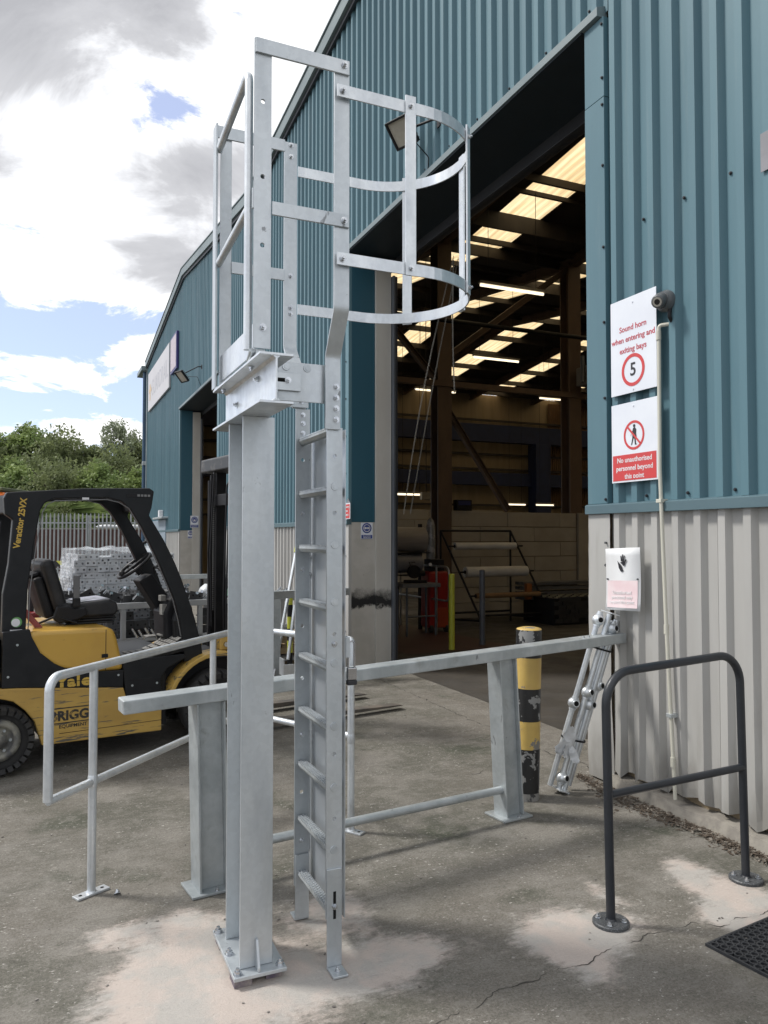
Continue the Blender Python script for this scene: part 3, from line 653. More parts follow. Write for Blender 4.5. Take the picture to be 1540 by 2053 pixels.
# things on the facade ------------------------------------------------------
def sign_board(name, lab, cat, y0, y1, z0, z1, x=XW - .0545, m=WHITE, t_=.004, group=None):
    t = thing(name, lab, cat, (x, (y0 + y1) / 2, (z0 + z1) / 2), group=group)
    MB().box(x - t_, x, y0, y1, z0, z1).build('board', m, t, bevel=.001); return t
def ring(t, c, r0, r1, face, m, d=.0012, seg=40, nm='ring'):
    g = MB(); vs = []
    for r, h in ((r0, 0), (r1, 0), (r1, d), (r0, d)):
        for k in range(seg):
            a = 2 * pi * k / seg
            vs.append((c[0] - h, c[1] + r * cos(a), c[2] + r * sin(a)) if face == '-x' else (c[0] + r * cos(a), c[1] - h, c[2] + r * sin(a)))
    fs = [(i * seg + k, i * seg + (k + 1) % seg, ((i + 1) % 4) * seg + (k + 1) % seg, ((i + 1) % 4) * seg + k) for i in range(4) for k in range(seg)]
    g.add(vs, fs); return g.build(nm, m, t)
XS = XW - .0585
t = sign_board('speed_sign', 'tall white sign reading Sound horn when entering and exiting bays above a red ring 5', 'sign', 3.868, 4.312, 2.738, 3.402)
for k, s_ in enumerate(('Sound horn', 'when entering and', 'exiting bays')):
    text('lettering', s_, .056, (XS - .0008, 4.090, 3.189 - k * .0745), '-x', REDT, t)
ring(t, (XS - .0005, 4.090, 2.893), .088, .112, '-x', RED); text('numeral', '5', .125, (XS - .0008, 4.090, 2.893), '-x', INK, t, bold=.002)
for z in (3.36, 2.76): MB().cyl((XS, 4.09, z), (XS - .004, 4.09, z), .007, 8).build('screw', WHITE, t)
t = sign_board('no_entry_sign', 'white and red sign reading No unauthorised personnel beyond this point, with barred walking figure', 'sign', 3.868, 4.312, 2.128, 2.675)
ring(t, (XS - .0005, 4.088, 2.445), .083, .100, '-x', RED)
# walking figure
fig = MB(); c0 = (4.088, 2.445)
def P2(pts): return [(c0[0] - a * .9, c0[1] + b * .9) for a, b in pts]
fig.prism(P2([(-.006, .055), (.012, .058), (.026, .04), (.024, .0), (.03, -.012), (.018, -.03), (.022, -.065), (.034, -.072), (.010, -.075), (.006, -.03), (-.004, -.022), (-.02, -.07), (-.034, -.074), (-.028, -.066), (-.016, -.02), (-.014, .02), (-.03, .004), (-.032, -.004), (-.024, .012), (-.012, .04)]), 'x', XS - .001, XS - .0022)
fig.cyl((XS - .001, c0[0] - .004, c0[1] + .063), (XS - .0022, c0[0] - .004, c0[1] + .063), .011, 14, smooth=False); fig.build('walking_figure', INK, t)
M_ = Matrix.Translation((0, c0[0], c0[1])) @ Matrix.Rotation(radians(-45), 4, 'X')
MB().box(XS - .0035, XS - .0024, -.007, .007, -.086, .086, M_).build('bar', RED, t)
MB().box(XS - .0014, XS - .0002, 3.880, 4.300, 2.140, 2.318).build('red_panel', RED, t)
for k, s_ in enumerate(('No unauthorised', 'personnel beyond', 'this point')): text('lettering', s_, .049, (XS - .0018, 4.088, 2.280 - k * .0565), '-x', OFFW, t)
for z in (2.645, 2.147): MB().cyl((XS, 4.09, z), (XS - .004, 4.09, z), .006, 8).build('screw', WHITE if z > 2.5 else RED, t)
# faded hand sign, curled and slightly tilted
t = thing('stop_hand_sign', 'faded white and pink sign with black raised hand, curling off the grey wall', 'sign', (XW - .075, 4.187, 1.462), rot=(radians(-2.5), 0, 0))
g = MB(); n = 8
for k in range(n + 1):
    z = .213 - .426 * k / n; off = -.020 * (k / n) ** 3 - .0
    for y in (.172, .0, -.172): g.v.append((off - .006 * (1 if y == 0 else 0), y, z))
for k in range(n):
    for j in range(2): g.f.append((k * 3 + j, k * 3 + 1 + j, k * 3 + 4 + j, k * 3 + 3 + j)); g.sm.append(True)
o = g.build('board', WHITEF, t, local=True); so_ = o.modifiers.new('t', 'SOLIDIFY'); so_.thickness = .002
def curl(z): return -.020 * ((.215 - z) / .43) ** 3 - .0085
g = MB(); n = 6
for k in range(n + 1):
    z = -.01 - .185 * k / n
    for y in (.150, 0, -.150): g.v.append((curl(z) - .0, y, z))
for k in range(n):
    for j in range(2): g.f.append((k * 3 + j, k * 3 + 1 + j, k * 3 + 4 + j, k * 3 + 3 + j)); g.sm.append(True)
g.build('pink_panel', PINK, t, local=True)
for k, s_ in enumerate(('No admittance', 'Authorised', 'personnel only', 'beyond this point')):
    if k: text('lettering', s_ if k != 1 else 'Unauthorised', .034, (curl(-.06 - .032 * k) - .003, 0, -.06 - .032 * k), '-x', PINKT, t, local=True)
ringm = MB(); seg = 40
ring(t, (0, 0, 0), .078, .090, '-x', PINKR).matrix_local = Matrix.Translation((-.0125, 0, .115))
# hand: palm and four fingers crossed by a bar gap
h = MB(); HC = (-.008, .112)
def hp(pts, x0=-.0128, x1=-.0148): h.prism([(HC[0] - a * 1.15, HC[1] + b * 1.15) for a, b in pts], 'x', x0, x1)
hp([(-.040, .012), (-.033, .004), (-.020, -.006), (-.004, -.022), (-.001, -.036), (.008, -.046), (-.004, -.054), (-.016, -.050), (-.030, -.030), (-.034, -.010)])
for pts in ([(-.010, .006), (-.012, .040), (-.005, .042), (-.002, .012)], [(-.001, .012), (.004, .050), (.011, .049), (.007, .008)], [(.008, .008), (.018, .044), (.025, .041), (.016, .002)], [(.014, .002), (.034, .022), (.039, .015), (.018, -.010)], [(-.016, .002), (.012, .010), (.024, -.012), (.014, -.020)]): hp(pts)
h.build('hand_pictogram', INK, t, local=True)
for y in (.15, -.15): MB().cyl((-.006, y, .0), (-.016, y, .0), .006, 8).build('screw', CAMG, t, local=True)
MB().cyl((XW - .04, 4.40, 1.71), (XW - .055, 4.40, 1.71), .008, 8).build('screw', CAMG, t)
# security camera + conduit
t = thing('security_camera', 'grey round dome security camera beside the top of the white speed sign', 'camera', (XW - .04, 3.79, 3.27))
MB().lathe([(.070, 0), (.072, -.02), (.062, -.035), (.058, -.05)], (XW - .038, 3.79, 3.28), 'x', 28).build('mount', CAMG, t)
dv = Vector((-.85, -.35, -.35)).normalized(); b0 = Vector((XW - .09, 3.79, 3.28))
g = MB(); n = 20
for k in range(11):
    a = pi * k / 10; g_c = b0 + dv * (-.052 * cos(a))
pr = [(.052 * sin(pi * k / 10) + .0001, -.052 * cos(pi * k / 10)) for k in range(11)]
R_ = dv.to_track_quat('Z', 'Y').to_matrix().to_4x4()
gg = MB().lathe(pr, (0, 0, 0), 'z', 24); gg.v = [tuple(b0 + R_ @ Vector(v)) for v in gg.v]; gg.build('dome', CAMG, t)
gg = MB().lathe([(.042, .0), (.044, .05), (.040, .062), (.022, .064), (.020, .058)], (0, 0, 0), 'z', 24); gg.v = [tuple(b0 + R_ @ Vector(v)) for v in gg.v]; gg.build('lens_housing', CAMG, t)
gg = MB().lathe([(.020, .060), (.0185, .0655)], (0, 0, 0), 'z', 20); gg.v = [tuple(b0 + R_ @ Vector(v)) for v in gg.v]; gg.build('lens', CAMD, t)
gg = MB().lathe([(.030, .0600), (.030, .0648)], (0, 0, 0), 'z', 20); gg.v = [tuple(b0 + R_ @ Vector(v)) for v in gg.v]; gg.build('lens_ring', LENS, t)
MB().tube(bend([(XW - .045, 3.76, 3.235), (XW - .055, 3.755, 3.17), (XW - .03, 3.76, 3.14), (XW + .01, 3.75, 3.14)], .02), .012, 8).build('cable', BLKM, t)
t = thing('conduit', 'thin cream plastic conduit running down the wall from the security camera', 'pipe', (XW - .055, 3.80, .1))
MB().tube(bend([(XW - .0, 3.765, 3.135), (XW - .055, 3.85, 3.135), (XW - .055, 3.85, 3.0), (XW - .075, 3.835, 2.2), (XW - .07, 3.80, 1.2), (XW - .065, 3.745, .10)], .02, 4), .0125, 12).build('pipe', PVC, t)
for y, z in ((3.85, 3.07), (3.80, 1.16), (3.757, .33)): MB().cyl((XW - .058 - (.01 if z < 2 else 0), y, z - .03), (XW - .058 - (.01 if z < 2 else 0), y, z + .03), .0165, 12).build('coupling', PVC, t)
for y, z in ((3.838, 1.985), (3.772, .62)):
    MB().box(XW - .09, XW - .03, y - .025, y + .02, z - .012, z + .012).build('clip', PVC if z > 1 else GALVD, t, bevel=.002)
# small grey plate cut by the right edge of the picture
sign_board('wall_plate', 'plain grey plate high on the ribbed wall right of the camera', 'plate', 2.72, 3.05, 3.80, 4.02, m=mat('grey_plate', (.22, .22, .24), rough=.5))
# red notice and blue goggles notice at the far side of the near door
t = sign_board('red_notice', 'small red notice with a torn white corner beside the dark reveal panel', 'sign', 9.42, 9.70, 1.99, 2.20, x=XW - .043, m=WHITE)
MB().box(XW - .0487, XW - .0475, 9.435, 9.685, 2.0, 2.185).build('red_panel', RED, t)
for k, s_ in enumerate(('No smoking', 'without', 'permission')): text('lettering', s_, .042, (XW - .050, 9.56, 2.15 - k * .052), '-x', OFFW, t)
MB().add([(XW - .046, 9.42, 2.20), (XW - .046, 9.56, 2.20), (XW - .075, 9.43, 2.265)], [(0, 1, 2), (0, 2, 1)]).build('torn_corner', WHITE, t)
def ppe(name, lab, x, y, z, w, h, mask):
    t = thing(name, lab, 'sign', (x, y, z)); MB().box(x - w / 2, x + w / 2, y - .006, y - .002, z - h / 2, z + h / 2).build('board', WHITE, t, bevel=.001)
    c = (x, y - .007, z + h * .16); r = w * .40
    MB().cyl((c[0], y - .006, c[2]), (c[0], y - .0072, c[2]), r, 32, smooth=False).build('blue_disc', SBLUE, t)
    ring(t, (x, y - .0072, c[2]), r * .62, r * .74, '-y', OFFW, nm='head_outline')
    if mask == 'goggles':
        g = MB()
        for s in (-1, 1): g.cyl((x + s * r * .26, y - .0074, c[2]), (x + s * r * .26, y - .0088, c[2]), r * .23, 14, smooth=False)
        g.box(x - r * .6, x + r * .6, y - .0085, y - .0074, c[2] - r * .04, c[2] + r * .08); g.build('goggles', OFFW, t)
    else:
        MB().box(x - r * .32, x + r * .32, y - .0088, y - .0074, c[2] - r * .4, c[2] + r * .1).build('mask', OFFW, t)
    MB().box(x - w * .46, x + w * .46, y - .0072, y - .006, z - h * .47, z - h * .25).build('blue_strip', SBLUE, t)
    text('lettering', 'Eye protection' if mask == 'goggles' else 'Ear protection', h * .085, (x, y - .0076, z - h * .315), '-y', OFFW, t)
    text('lettering', 'must be worn', h * .085, (x, y - .0076, z - h * .41), '-y', OFFW, t)
ppe('goggles_sign', 'blue and white goggles sign on the dirty reveal of the near doorway', XW + .22, 9.495, 1.835, .17, .22, 'goggles')
ppe('ear_protection_sign', 'blue and white mask sign, upper of the pair at the far doorway', XW + .405, 23.36, 2.21, .24, .36, 'ear')
ppe('goggles_sign', 'smaller blue and white goggles sign, lower of the pair at the far doorway', XW + .30, 23.39, 1.83, .17, .24, 'goggles')
# company board and purple-framed board high on the far gable
t = thing('company_board', 'large pale company sign board with faded grey lettering high on the far gable', 'sign', (XW - .1, 28, 7.3))
MB().box(XW - .11, XW - .05, 25.25, 30.6, 6.55, 8.0).build('board', mat('pale_board', (.52, .51, .53), (.49, .48, .50), scale=1, rough=.5), t, bevel=.01)
text('lettering', 'GUARDRAIL', .86, (XW - .1115, 27.5, 7.22), '-x', mat('faded_grey_lettering', (.40, .40, .43), rough=.5), t, sx=.86)
MB().prism([(30.1, 6.9), (29.85, 6.9), (29.85, 7.5), (30.1, 7.5)], 'x', XW - .1112, XW - .1145).build('logo_bar', mat('faded_orange', (.60, .42, .24), rough=.5), t)
MB().prism([(30.3, 7.2), (29.6, 7.2), (29.6, 7.35), (30.3, 7.35)], 'x', XW - .1150, XW - .1165).build('logo_bar', mat('faded_orange', (.60, .42, .24), rough=.5), t)
t = thing('framed_board', 'narrow pale board with a purple frame beside the company sign', 'sign', (XW - .1, 24.2, 7.4))
MB().box(XW - .12, XW - .05, 23.65, 24.85, 6.86, 8.0).build('frame', mat('purple_frame', (.035, .03, .16), rough=.4), t, bevel=.01)
MB().box(XW - .128, XW - .121, 23.72, 24.78, 6.93, 7.93).build('panel', mat('pale_pink_panel', (.48, .42, .46), rough=.5), t)
# floodlights
def flood(lab, c, aim, s, arm, cable):
    t = thing('floodlight', lab, 'floodlight', c)
    R_ = Vector(aim).normalized().to_track_quat('Z', 'X').to_matrix().to_4x4(); T_ = Matrix.Translation(c) @ R_
    MB().box(-s, s, -s, s, -.03, .0, T_).build('housing', BLKM, t, bevel=.01)
    g = MB()
    for k in range(7): g.box(-s * .85 + k * s * .26, -s * .85 + k * s * .26 + .012, -s * .8, s * .8, -.075, -.031, T_)
    g.build('cooling_fins', BLKM, t)
    g = MB(); g.box(-s, s, s * .86, s, .002, .03, T_).box(-s, s, -s, -s * .86, .002, .03, T_).box(-s, -s * .86, -s * .85, s * .85, .002, .03, T_).box(s * .86, s, -s * .85, s * .85, .002, .03, T_); g.build('rim', BLKM, t, bevel=.003)
    MB().box(-s * .84, s * .84, -s * .84, s * .84, .003, .010, T_).build('glass', LENS, t)
    MB().tube(bend([T_ @ Vector((0, s, 0)), T_ @ Vector((0, s * 1.15, -.1)), arm, (XW, arm[1], arm[2])], .03, 3), .014, 8).build('bracket', BLKM, t)
    MB().box(XW - .045, XW - .03, arm[1] - .05, arm[1] + .05, arm[2] - .06, arm[2] + .05).build('bracket_plate', BLKM, t, bevel=.003)
    MB().tube(bend(cable, .05, 4), .006, 6).build('cable', BLKM, t)
flood('large square black floodlight tilted down above the near doorway', (3.44, 7.30, 6.06), (-.62, -.25, -.62), .15, (3.62, 6.92, 6.05), [(3.48, 7.2, 6.03), (3.52, 7.1, 5.85), (XW - .06, 7.12, 5.75), (XW - .05, 7.2, 5.45)])
flood('small black floodlight above the far doorway', (3.3, 20.7, 6.0), (-.6, -.25, -.6), .17, (3.6, 20.0, 6.15), [(3.4, 20.4, 5.95), (3.6, 20.1, 5.9), (XW - .05, 20.0, 5.65)])
t = thing('bulkhead_lamp', 'small white bulkhead lamp over the pale side shutter', 'lamp', (XW - .15, 26.9, 2.5))
MB().box(XW - .25, XW - .03, 25.6, 27.8, 2.36, 2.42).build('canopy', GALVD, t, bevel=.01); MB().box(XW - .18, XW - .04, 26.7, 26.95, 2.43, 2.66).build('lamp_body', OFFW, t, bevel=.02)

# ------------------------------------------------------------------ bolts
_bm = MB().cyl((0, 0, 0), (0, 0, .003), .0145, 16, smooth=False).cyl((0, 0, .003), (0, 0, .012), .011, 6, smooth=False).cyl((0, 0, .012), (0, 0, .020), .006, 10)
_bo = _bm.build('bolt', ZINC); BOLTME = _bo.data; bpy.data.objects.remove(_bo)
_bm = MB().cyl((0, 0, 0), (0, 0, .0035), .017, 20, smooth=False, r1=.0155).cyl((0, 0, .0035), (0, 0, .0055), .009, 14, smooth=False)
_bo = _bm.build('rivet', GALV); RIVME = _bo.data; bpy.data.objects.remove(_bo)
def bolt(parent, p, d, s=1.0, nm='bolt', me=None):
    o = link(nm, me or BOLTME, parent); q = Vector(d).to_track_quat('Z', 'Y'); M_ = Matrix.LocRotScale(Vector(p), q, Vector((s, s, s)))
    o.matrix_local = wm(parent).inverted() @ M_; return o
def plate_holes(g, y, x0, x1, zs, z0, z1, t, r):
    """vertical flat bar in plane y, from z0 to z1, with round holes at heights zs"""
    w = x1 - x0; xc = (x0 + x1) / 2; cur = z0; hh = w / 2
    for z in sorted(zs):
        if z - hh > cur: g.box(x0, x1, y, y + t, cur, z - hh)
        n = 16; sq = []; ci = []
        for k in range(n):
            a = 2 * pi * k / n; c_, s_ = cos(a), sin(a); m_ = max(abs(c_), abs(s_)); sq.append((xc + hh * c_ / m_, z + hh * s_ / m_)); ci.append((xc + r * c_, z + r * s_))
        vs = [(a, y, b) for a, b in sq] + [(a, y, b) for a, b in ci] + [(a, y + t, b) for a, b in sq] + [(a, y + t, b) for a, b in ci]
        fs = []
        for k in range(n):
            k2 = (k + 1) % n
            fs += [(k, k2, n + k2, n + k), (2 * n + k, 3 * n + k, 3 * n + k2, 2 * n + k2), (n + k, n + k2, 3 * n + k2, 3 * n + k), (k, 2 * n + k, 2 * n + k2, k2)]
        g.add(vs, fs); cur = z + hh
    if cur < z1: g.box(x0, x1, y, y + t, cur, z1)
    return g

# ------------------------------------------------------------------ access ladder on its column
lad = thing('access_ladder', 'galvanised steel caged access ladder with swing gate on top of a single column', 'ladder', (.80, 3.19, 0))
o = MB().box(.696, .908, 3.005, 3.412, .030, .045).build('base_plate', GALV, lad, bevel=.002)
for a, b in ((.714, 3.385), (.718, 3.19), (.716, 3.03), (.887, 3.035), (.887, 3.385)): bolt(lad, (a, b, .045), (0, 0, 1), 1.25)
for q_ in ((.70, .77, 3.015, 3.10), (.83, .895, 3.03, 3.10), (.705, .76, 3.32, 3.40), (.83, .9, 3.32, 3.40)): MB().box(*q_, .001, .0295).build('packer', mat('purple_grey_packer', (.10, .08, .11), (.25, .22, .20), scale=20, rough=.8), lad)
g = MB(); g.box(.731, .863, 3.060, 3.070, .046, 2.240).box(.731, .863, 3.310, 3.320, .046, 2.240).box(.7925, .8015, 3.0705, 3.3095, .046, 2.240); g.build('column', GALV, lad, bevel=.0015)
MB().prism([(3.012, .046), (3.058, .046), (3.058, .155), (3.045, .155), (3.012, .06)], 'x', .792, .802).build('gusset', GALV, lad, bevel=.001)
g = MB(); g.box(.712, .842, 2.73, 3.575, 2.2415, 2.2515).box(.712, .842, 2.73, 3.575, 2.4185, 2.4285).box(.7725, .7805, 2.73, 3.575, 2.252, 2.418)
o = g.build('head_beam', GALVB, lad, bevel=.0015)
fil = MB()
for sx in (-1, 1):
    for z, s in ((2.252, 1), (2.418, -1)): fil.prism([(.7765 + sx * .004, z), (.7765 + sx * .014, z), (.7765 + sx * .004, z + s * .010)], 'y', 2.7305, 3.5745)
fil.build('root_fillet', GALVB, lad)
for y, z in ((2.98, 2.375), (3.34, 2.33)): bolt(lad, (.772, y, z), (-1, 0, 0))
for x, y in ((.735, 2.95), (.735, 3.46)): bolt(lad, (x, y, 2.418), (0, 0, -1), .9)
# ladder stiles, rungs
YN, YF = 3.0, 3.43
g = plate_holes(MB(), YN, 1.069, 1.137, [.60, .86, 1.35, 1.85, 2.085], .20, 2.205, .010, .009); g.build('stile', GALV, lad)
g = plate_holes(MB(), YF, 1.069, 1.137, [.58, 1.10, 1.34, 2.11], .16, 2.348, .010, .009); g.build('stile', GALV, lad)
for z in (.225, .474, .725, .974, 1.232, 1.483, 1.719, 1.960, 2.209): bolt(lad, (1.103, YN, z), (0, -1, 0), 1, 'rung_head', RIVME)
for z in (.36, .84, 1.60, 1.86): bolt(lad, (1.103, YF, z), (0, -1, 0), .8)
bolt(lad, (1.103, YN, 1.31), (0, -1, 0), .9)
rung = MB(); rung.prism([(1.084, .0), (1.122, .0), (1.124, -.012), (1.116, -.026), (1.103, -.030), (1.090, -.026), (1.082, -.012)], 'y', YN + .0105, YF - .0005); teeth = MB()
for k in range(22):
    yy = YN + .02 + k * .0185
    for j in range(2): teeth.box(1.0905 + j * .014, 1.0995 + j * .014, yy + (.009 if j else 0), yy + .008 + (.009 if j else 0), .0005, .0065)
    for xx in (1.0835, 1.1185): teeth.box(xx - .001, xx + .003, yy + .002, yy + .010, -.0005, .0055)
r0 = None
for k in range(9):
    z = .225 + .2475 * k
    if r0 is None:
        r0 = rung.build('rung', GALVD, lad); r0.location.z = z; tt = teeth.build('tread_teeth', GALVB, lad); tt.parent = r0; tt['kind'] = 'stuff'
    else:
        r = r0.copy(); col.objects.link(r); r.parent = lad; r.location.z = z; q_ = tt.copy(); col.objects.link(q_); q_.parent = r
# adjustable feet
def foot(y, sgn, slot=True):
    g = MB(); x0, x1 = 1.071, 1.135
    pts = [(y - .0085, .485 if slot else .16), (y - .0005, .485 if slot else .16), (y - .0005, .014), (y - .0005 - 0, .008), (y + .0 , .008)]
    g.box(x0, x1, y - .0085, y - .0005, .012, .40 if slot else .16)
    g.box(x0, x1, y - .085 if sgn < 0 else y - .0005, y - .0005 if sgn < 0 else y + .075, .002, .0115)
    g.build('foot', GALV, lad, bevel=.002)
    bolt(lad, (1.103, y + (-.045 if sgn < 0 else .035), .0115), (0, 0, 1), .9)
foot(YN, -1); foot(YF, 1, False)
MB().box(1.097, 1.109, YN - .0092, YN - .0086, .20, .31).build('slot', HOLE, lad); bolt(lad, (1.103, YN - .0088, .25), (0, -1, 0), .85)
g = plate_holes(MB(), YF - .011, 1.071, 1.135, [], .012, .30, .009, .01); g.build('foot', GALV, lad)
# guard panel on the climbing side with perforated edge strip
MB().box(1.150, 1.154, 3.005, 3.49, .19, 2.20).build('guard_panel', mat('shiny_guard_sheet', (.42, .45, .48), (.50, .53, .56), scale=2, rough=.30, r2=.36, metal=.6, bump=.0003, bscale=2), lad)
g = MB(); g.box(1.142, 1.149, 3.455, 3.475, .3, 2.2); g.build('edge_strip', GALVB, lad)
for z in (1.58, 1.66, .95): MB().cyl((1.142, 3.44, z), (1.142, 3.49, z), .008, 10).build('hinge_pin', ZINC, lad)
MB().box(1.1545, 1.172, 3.0, 3.045, 1.25, 1.335).build('hasp', GALV, lad, bevel=.002)
MB().box(1.145, 1.149, 3.06, 3.10, 1.29, 1.335).build('hasp_plate', GALV, lad, bevel=.001)
# upper stiles: lower splice, outward bend, tall straight
def upper(yl, yu, nm='upper_stile'):
    s = -1 if yu < yl else 1
    yl2 = yl + (-.011 if s < 0 else .011)
    path = [(0, yl2, 2.195 if s < 0 else 2.352), (0, yl2, 2.50), (0, yu, 2.67), (0, yu, 3.69)]
    P = bend(path, .06, 5); g = MB(); vs = []
    for k, p in enumerate(P):
        tg = (P[min(k + 1, len(P) - 1)] - P[max(k - 1, 0)]).normalized(); n = Vector((1, 0, 0)).cross(tg)
        for dx, dn in ((1.056, -.005), (1.122, -.005), (1.122, .005), (1.056, .005)): vs.append((dx, p.y + n.y * dn, p.z + n.z * dn))
    g.add(vs, [(i * 4 + j, i * 4 + (j + 1) % 4, i * 4 + 4 + (j + 1) % 4, i * 4 + 4 + j) for i in range(len(P) - 1) for j in range(4)] + [(3, 2, 1, 0), tuple(range(len(vs) - 4, len(vs)))])
    return g.build(nm, GALV, lad, bevel=.0012)
upper(YN, 2.89); upper(YF + .01, 3.60)
for z in (2.236, 2.282, 2.327, 2.373): bolt(lad, (1.103, YN - .017, z), (0, -1, 0), .9)
for z in (2.19, 2.235, 2.28, 2.32): bolt(lad, (1.103, YF - .0, z), (0, -1, 0), .8)
# posts on the platform side
g = plate_holes(MB(), 2.885, .727, .795, [2.88, 3.149, 3.446, 3.66], 2.478, 3.692, .010, .0095); g.build('gate_post', GALV, lad)
bolt(lad, (.764, 2.885, 2.559), (0, -1, 0), 1.0)
MB().box(.722, .80, 2.88, 2.96, 2.4295, 2.440).box(.740, .780, 2.90, 2.94, 2.44, 2.478).build('post_foot', GALV, lad, bevel=.003)
g = plate_holes(MB(), 3.59, .744, .797, [3.65], 2.452, 3.69, .010, .009); g.build('gate_post', GALV, lad)
MB().box(.716, .7255, 3.56, 3.625, 2.44, 3.69).build('post_flange', GALV, lad, bevel=.001)
MB().box(.716, .80, 3.50, 3.57, 2.429, 2.438).build('post_foot', GALV, lad, bevel=.002)
bolt(lad, (.75, 3.52, 2.438), (0, 0, 1), 1)
for y, z0, z1 in ((2.8745, 3.632, 3.690), (2.8745, 3.002, 3.055)): MB().box(.729 if z0 > 3.5 else .797, 1.118, y, y + .010, z0, z1).build('head_bar', GALV, lad, bevel=.0012)
for y, z0, z1 in ((3.579, 3.632, 3.690), (3.579, 2.995, 3.050)): MB().box(.718 if z0 > 3.5 else .797, 1.055, y, y + .010, z0, z1).build('head_bar', GALV, lad, bevel=.0012)
for z in (3.668, 3.028): bolt(lad, (1.095, 2.8745, z), (0, -1, 0))
for z in (3.676, 3.619, 3.026, 2.87, 2.84): bolt(lad, (1.09, 3.595, z), (0, -1, 0), .85)
# plates tying the ladder to the beam
MB().box(.862, 1.062, 3.012, 3.020, 2.305, 2.465).build('tie_plate', GALV, lad, bevel=.001)
for x in (.895, .985): bolt(lad, (x, 3.012, 2.445), (0, -1, 0), 1, 'rivet', RIVME)
MB().box(.842, .955, 2.998, 3.006, 2.345, 2.415).build('slotted_plate', GALV, lad, bevel=.001)
MB().box(.850, .905, 2.9972, 2.9978, 2.378, 2.394).build('slot', HOLE, lad); bolt(lad, (.90, 2.998, 2.386), (0, -1, 0), .95)
MB().box(.86, 1.125, 3.415, 3.424, 2.352, 2.445).build('tie_plate', GALV, lad, bevel=.001)
for z in (2.38, 2.42): bolt(lad, (1.09, 3.415, z), (0, -1, 0), .8)
# cage hoops and straps
def hoop(z, nm='cage_hoop'):
    P = [(1.062, 2.868, z), (1.30, 2.868, z)]
    cx, cy, r = 1.46, 3.235, .3665
    P = [(1.062, 2.868, z), (1.30, 2.8685, z)] + [(cx + r * sin(a), cy - r * cos(a), z) for a in [pi * k / 28 for k in range(29)]] + [(1.30, 3.6015, z), (1.128, 3.6015, z)]
    g = MB().ribbon(P, .050, .0065); g.build(nm, GALVB, lad)
hoop(3.555); hoop(2.868)
for z in (3.555, 2.868): bolt(lad, (1.085, 2.8645, z), (0, -1, 0))
def strap(x, y, ang, z0, z1):
    M_ = Matrix.Translation((x, y, 0)) @ Matrix.Rotation(ang, 4, 'Z')
    MB().box(-.024, .024, -.004, .004, z0, z1, M_).build('cage_strap', GALVB, lad, bevel=.0008)
    for z in (3.555, 2.868):
        d = Vector((sin(ang), -cos(ang), 0)); bolt(lad, Vector((x, y, z)) + d * .004, d, .85)
strap(1.386, 2.8595, 0, 2.838, 3.60)
for dg in (45.6, 87, 142):
    a = radians(dg); strap(1.46 + .3745 * sin(a), 3.235 - .3745 * cos(a), a, 2.838, 3.60)
# swing gate of bent tube and toe board
MB().tube(bend([(.715, 2.925, 2.475), (.715, 2.925, 3.575), (.735, 3.585, 3.575)], .045, 6), .0165, 14).build('gate_tube', GALVB, lad)
MB().tube([(.716, 2.93, 3.03), (.735, 3.585, 3.03)], .0165, 14).build('gate_tube', GALVB, lad)
MB().box(.7215, .738, 2.886, 2.900, 3.02, 3.10).build('gate_hinge', GALV, lad, bevel=.002)
MB().box(.752, .760, 2.97, 3.586, 2.478, 2.60).build('toe_board', GALVB, lad, bevel=.001)
MB().cyl((.727, 2.95, 2.44), (.727, 2.90, 2.47), .012, 10).build('hinge_pin', GALV, lad)
# padlock on the hasp
t = thing('padlock', 'silver padlock with black base hanging from the ladder guard panel', 'padlock', (1.185, 3.02, 1.17))
MB().box(1.167, 1.207, 3.008, 3.032, 1.155, 1.205).build('body', PADB, t, bevel=.003)
MB().box(1.166, 1.208, 3.007, 3.033, 1.133, 1.154).build('base_cover', INK, t, bevel=.004)
MB().tube(bend([(1.172, 3.02, 1.205), (1.172, 3.02, 1.315), (1.200, 3.02, 1.315), (1.200, 3.02, 1.205)], .013, 5), .004, 8).build('shackle', PADB, t)

# ------------------------------------------------------------------ front crash barrier (I-section posts under a box rail)
cb = thing('crash_barrier', 'long galvanised crash barrier with two I-section posts, box rail and low tube', 'barrier', (1.9, 4.0, 0))
a = Vector((.345, 3.86, .952)); b = Vector((3.685, 4.27, 1.053)); d = (b - a).normalized(); s = d.cross(Vector((0, 0, 1))).normalized(); u = s.cross(d)
Mr = Matrix(((d.x, s.x, u.x, a.x), (d.y, s.y, u.y, a.y), (d.z, s.z, u.z, a.z), (0, 0, 0, 1)))
g = MB(); Lr = (b - a).length; w_, h_ = .060, .033
vs = [(x, y, z) for x in (0, Lr) for (y, z) in ((-w_, -h_), (w_, -h_), (w_, h_), (-w_, h_))]; g.add([Mr @ Vector(v) for v in vs], [(0, 3, 2, 1), (4, 5, 6, 7), (0, 1, 5, 4), (1, 2, 6, 5), (2, 3, 7, 6), (3, 0, 4, 7)])
g.build('top_rail', GALVD, cb, bevel=.006, seg=3)
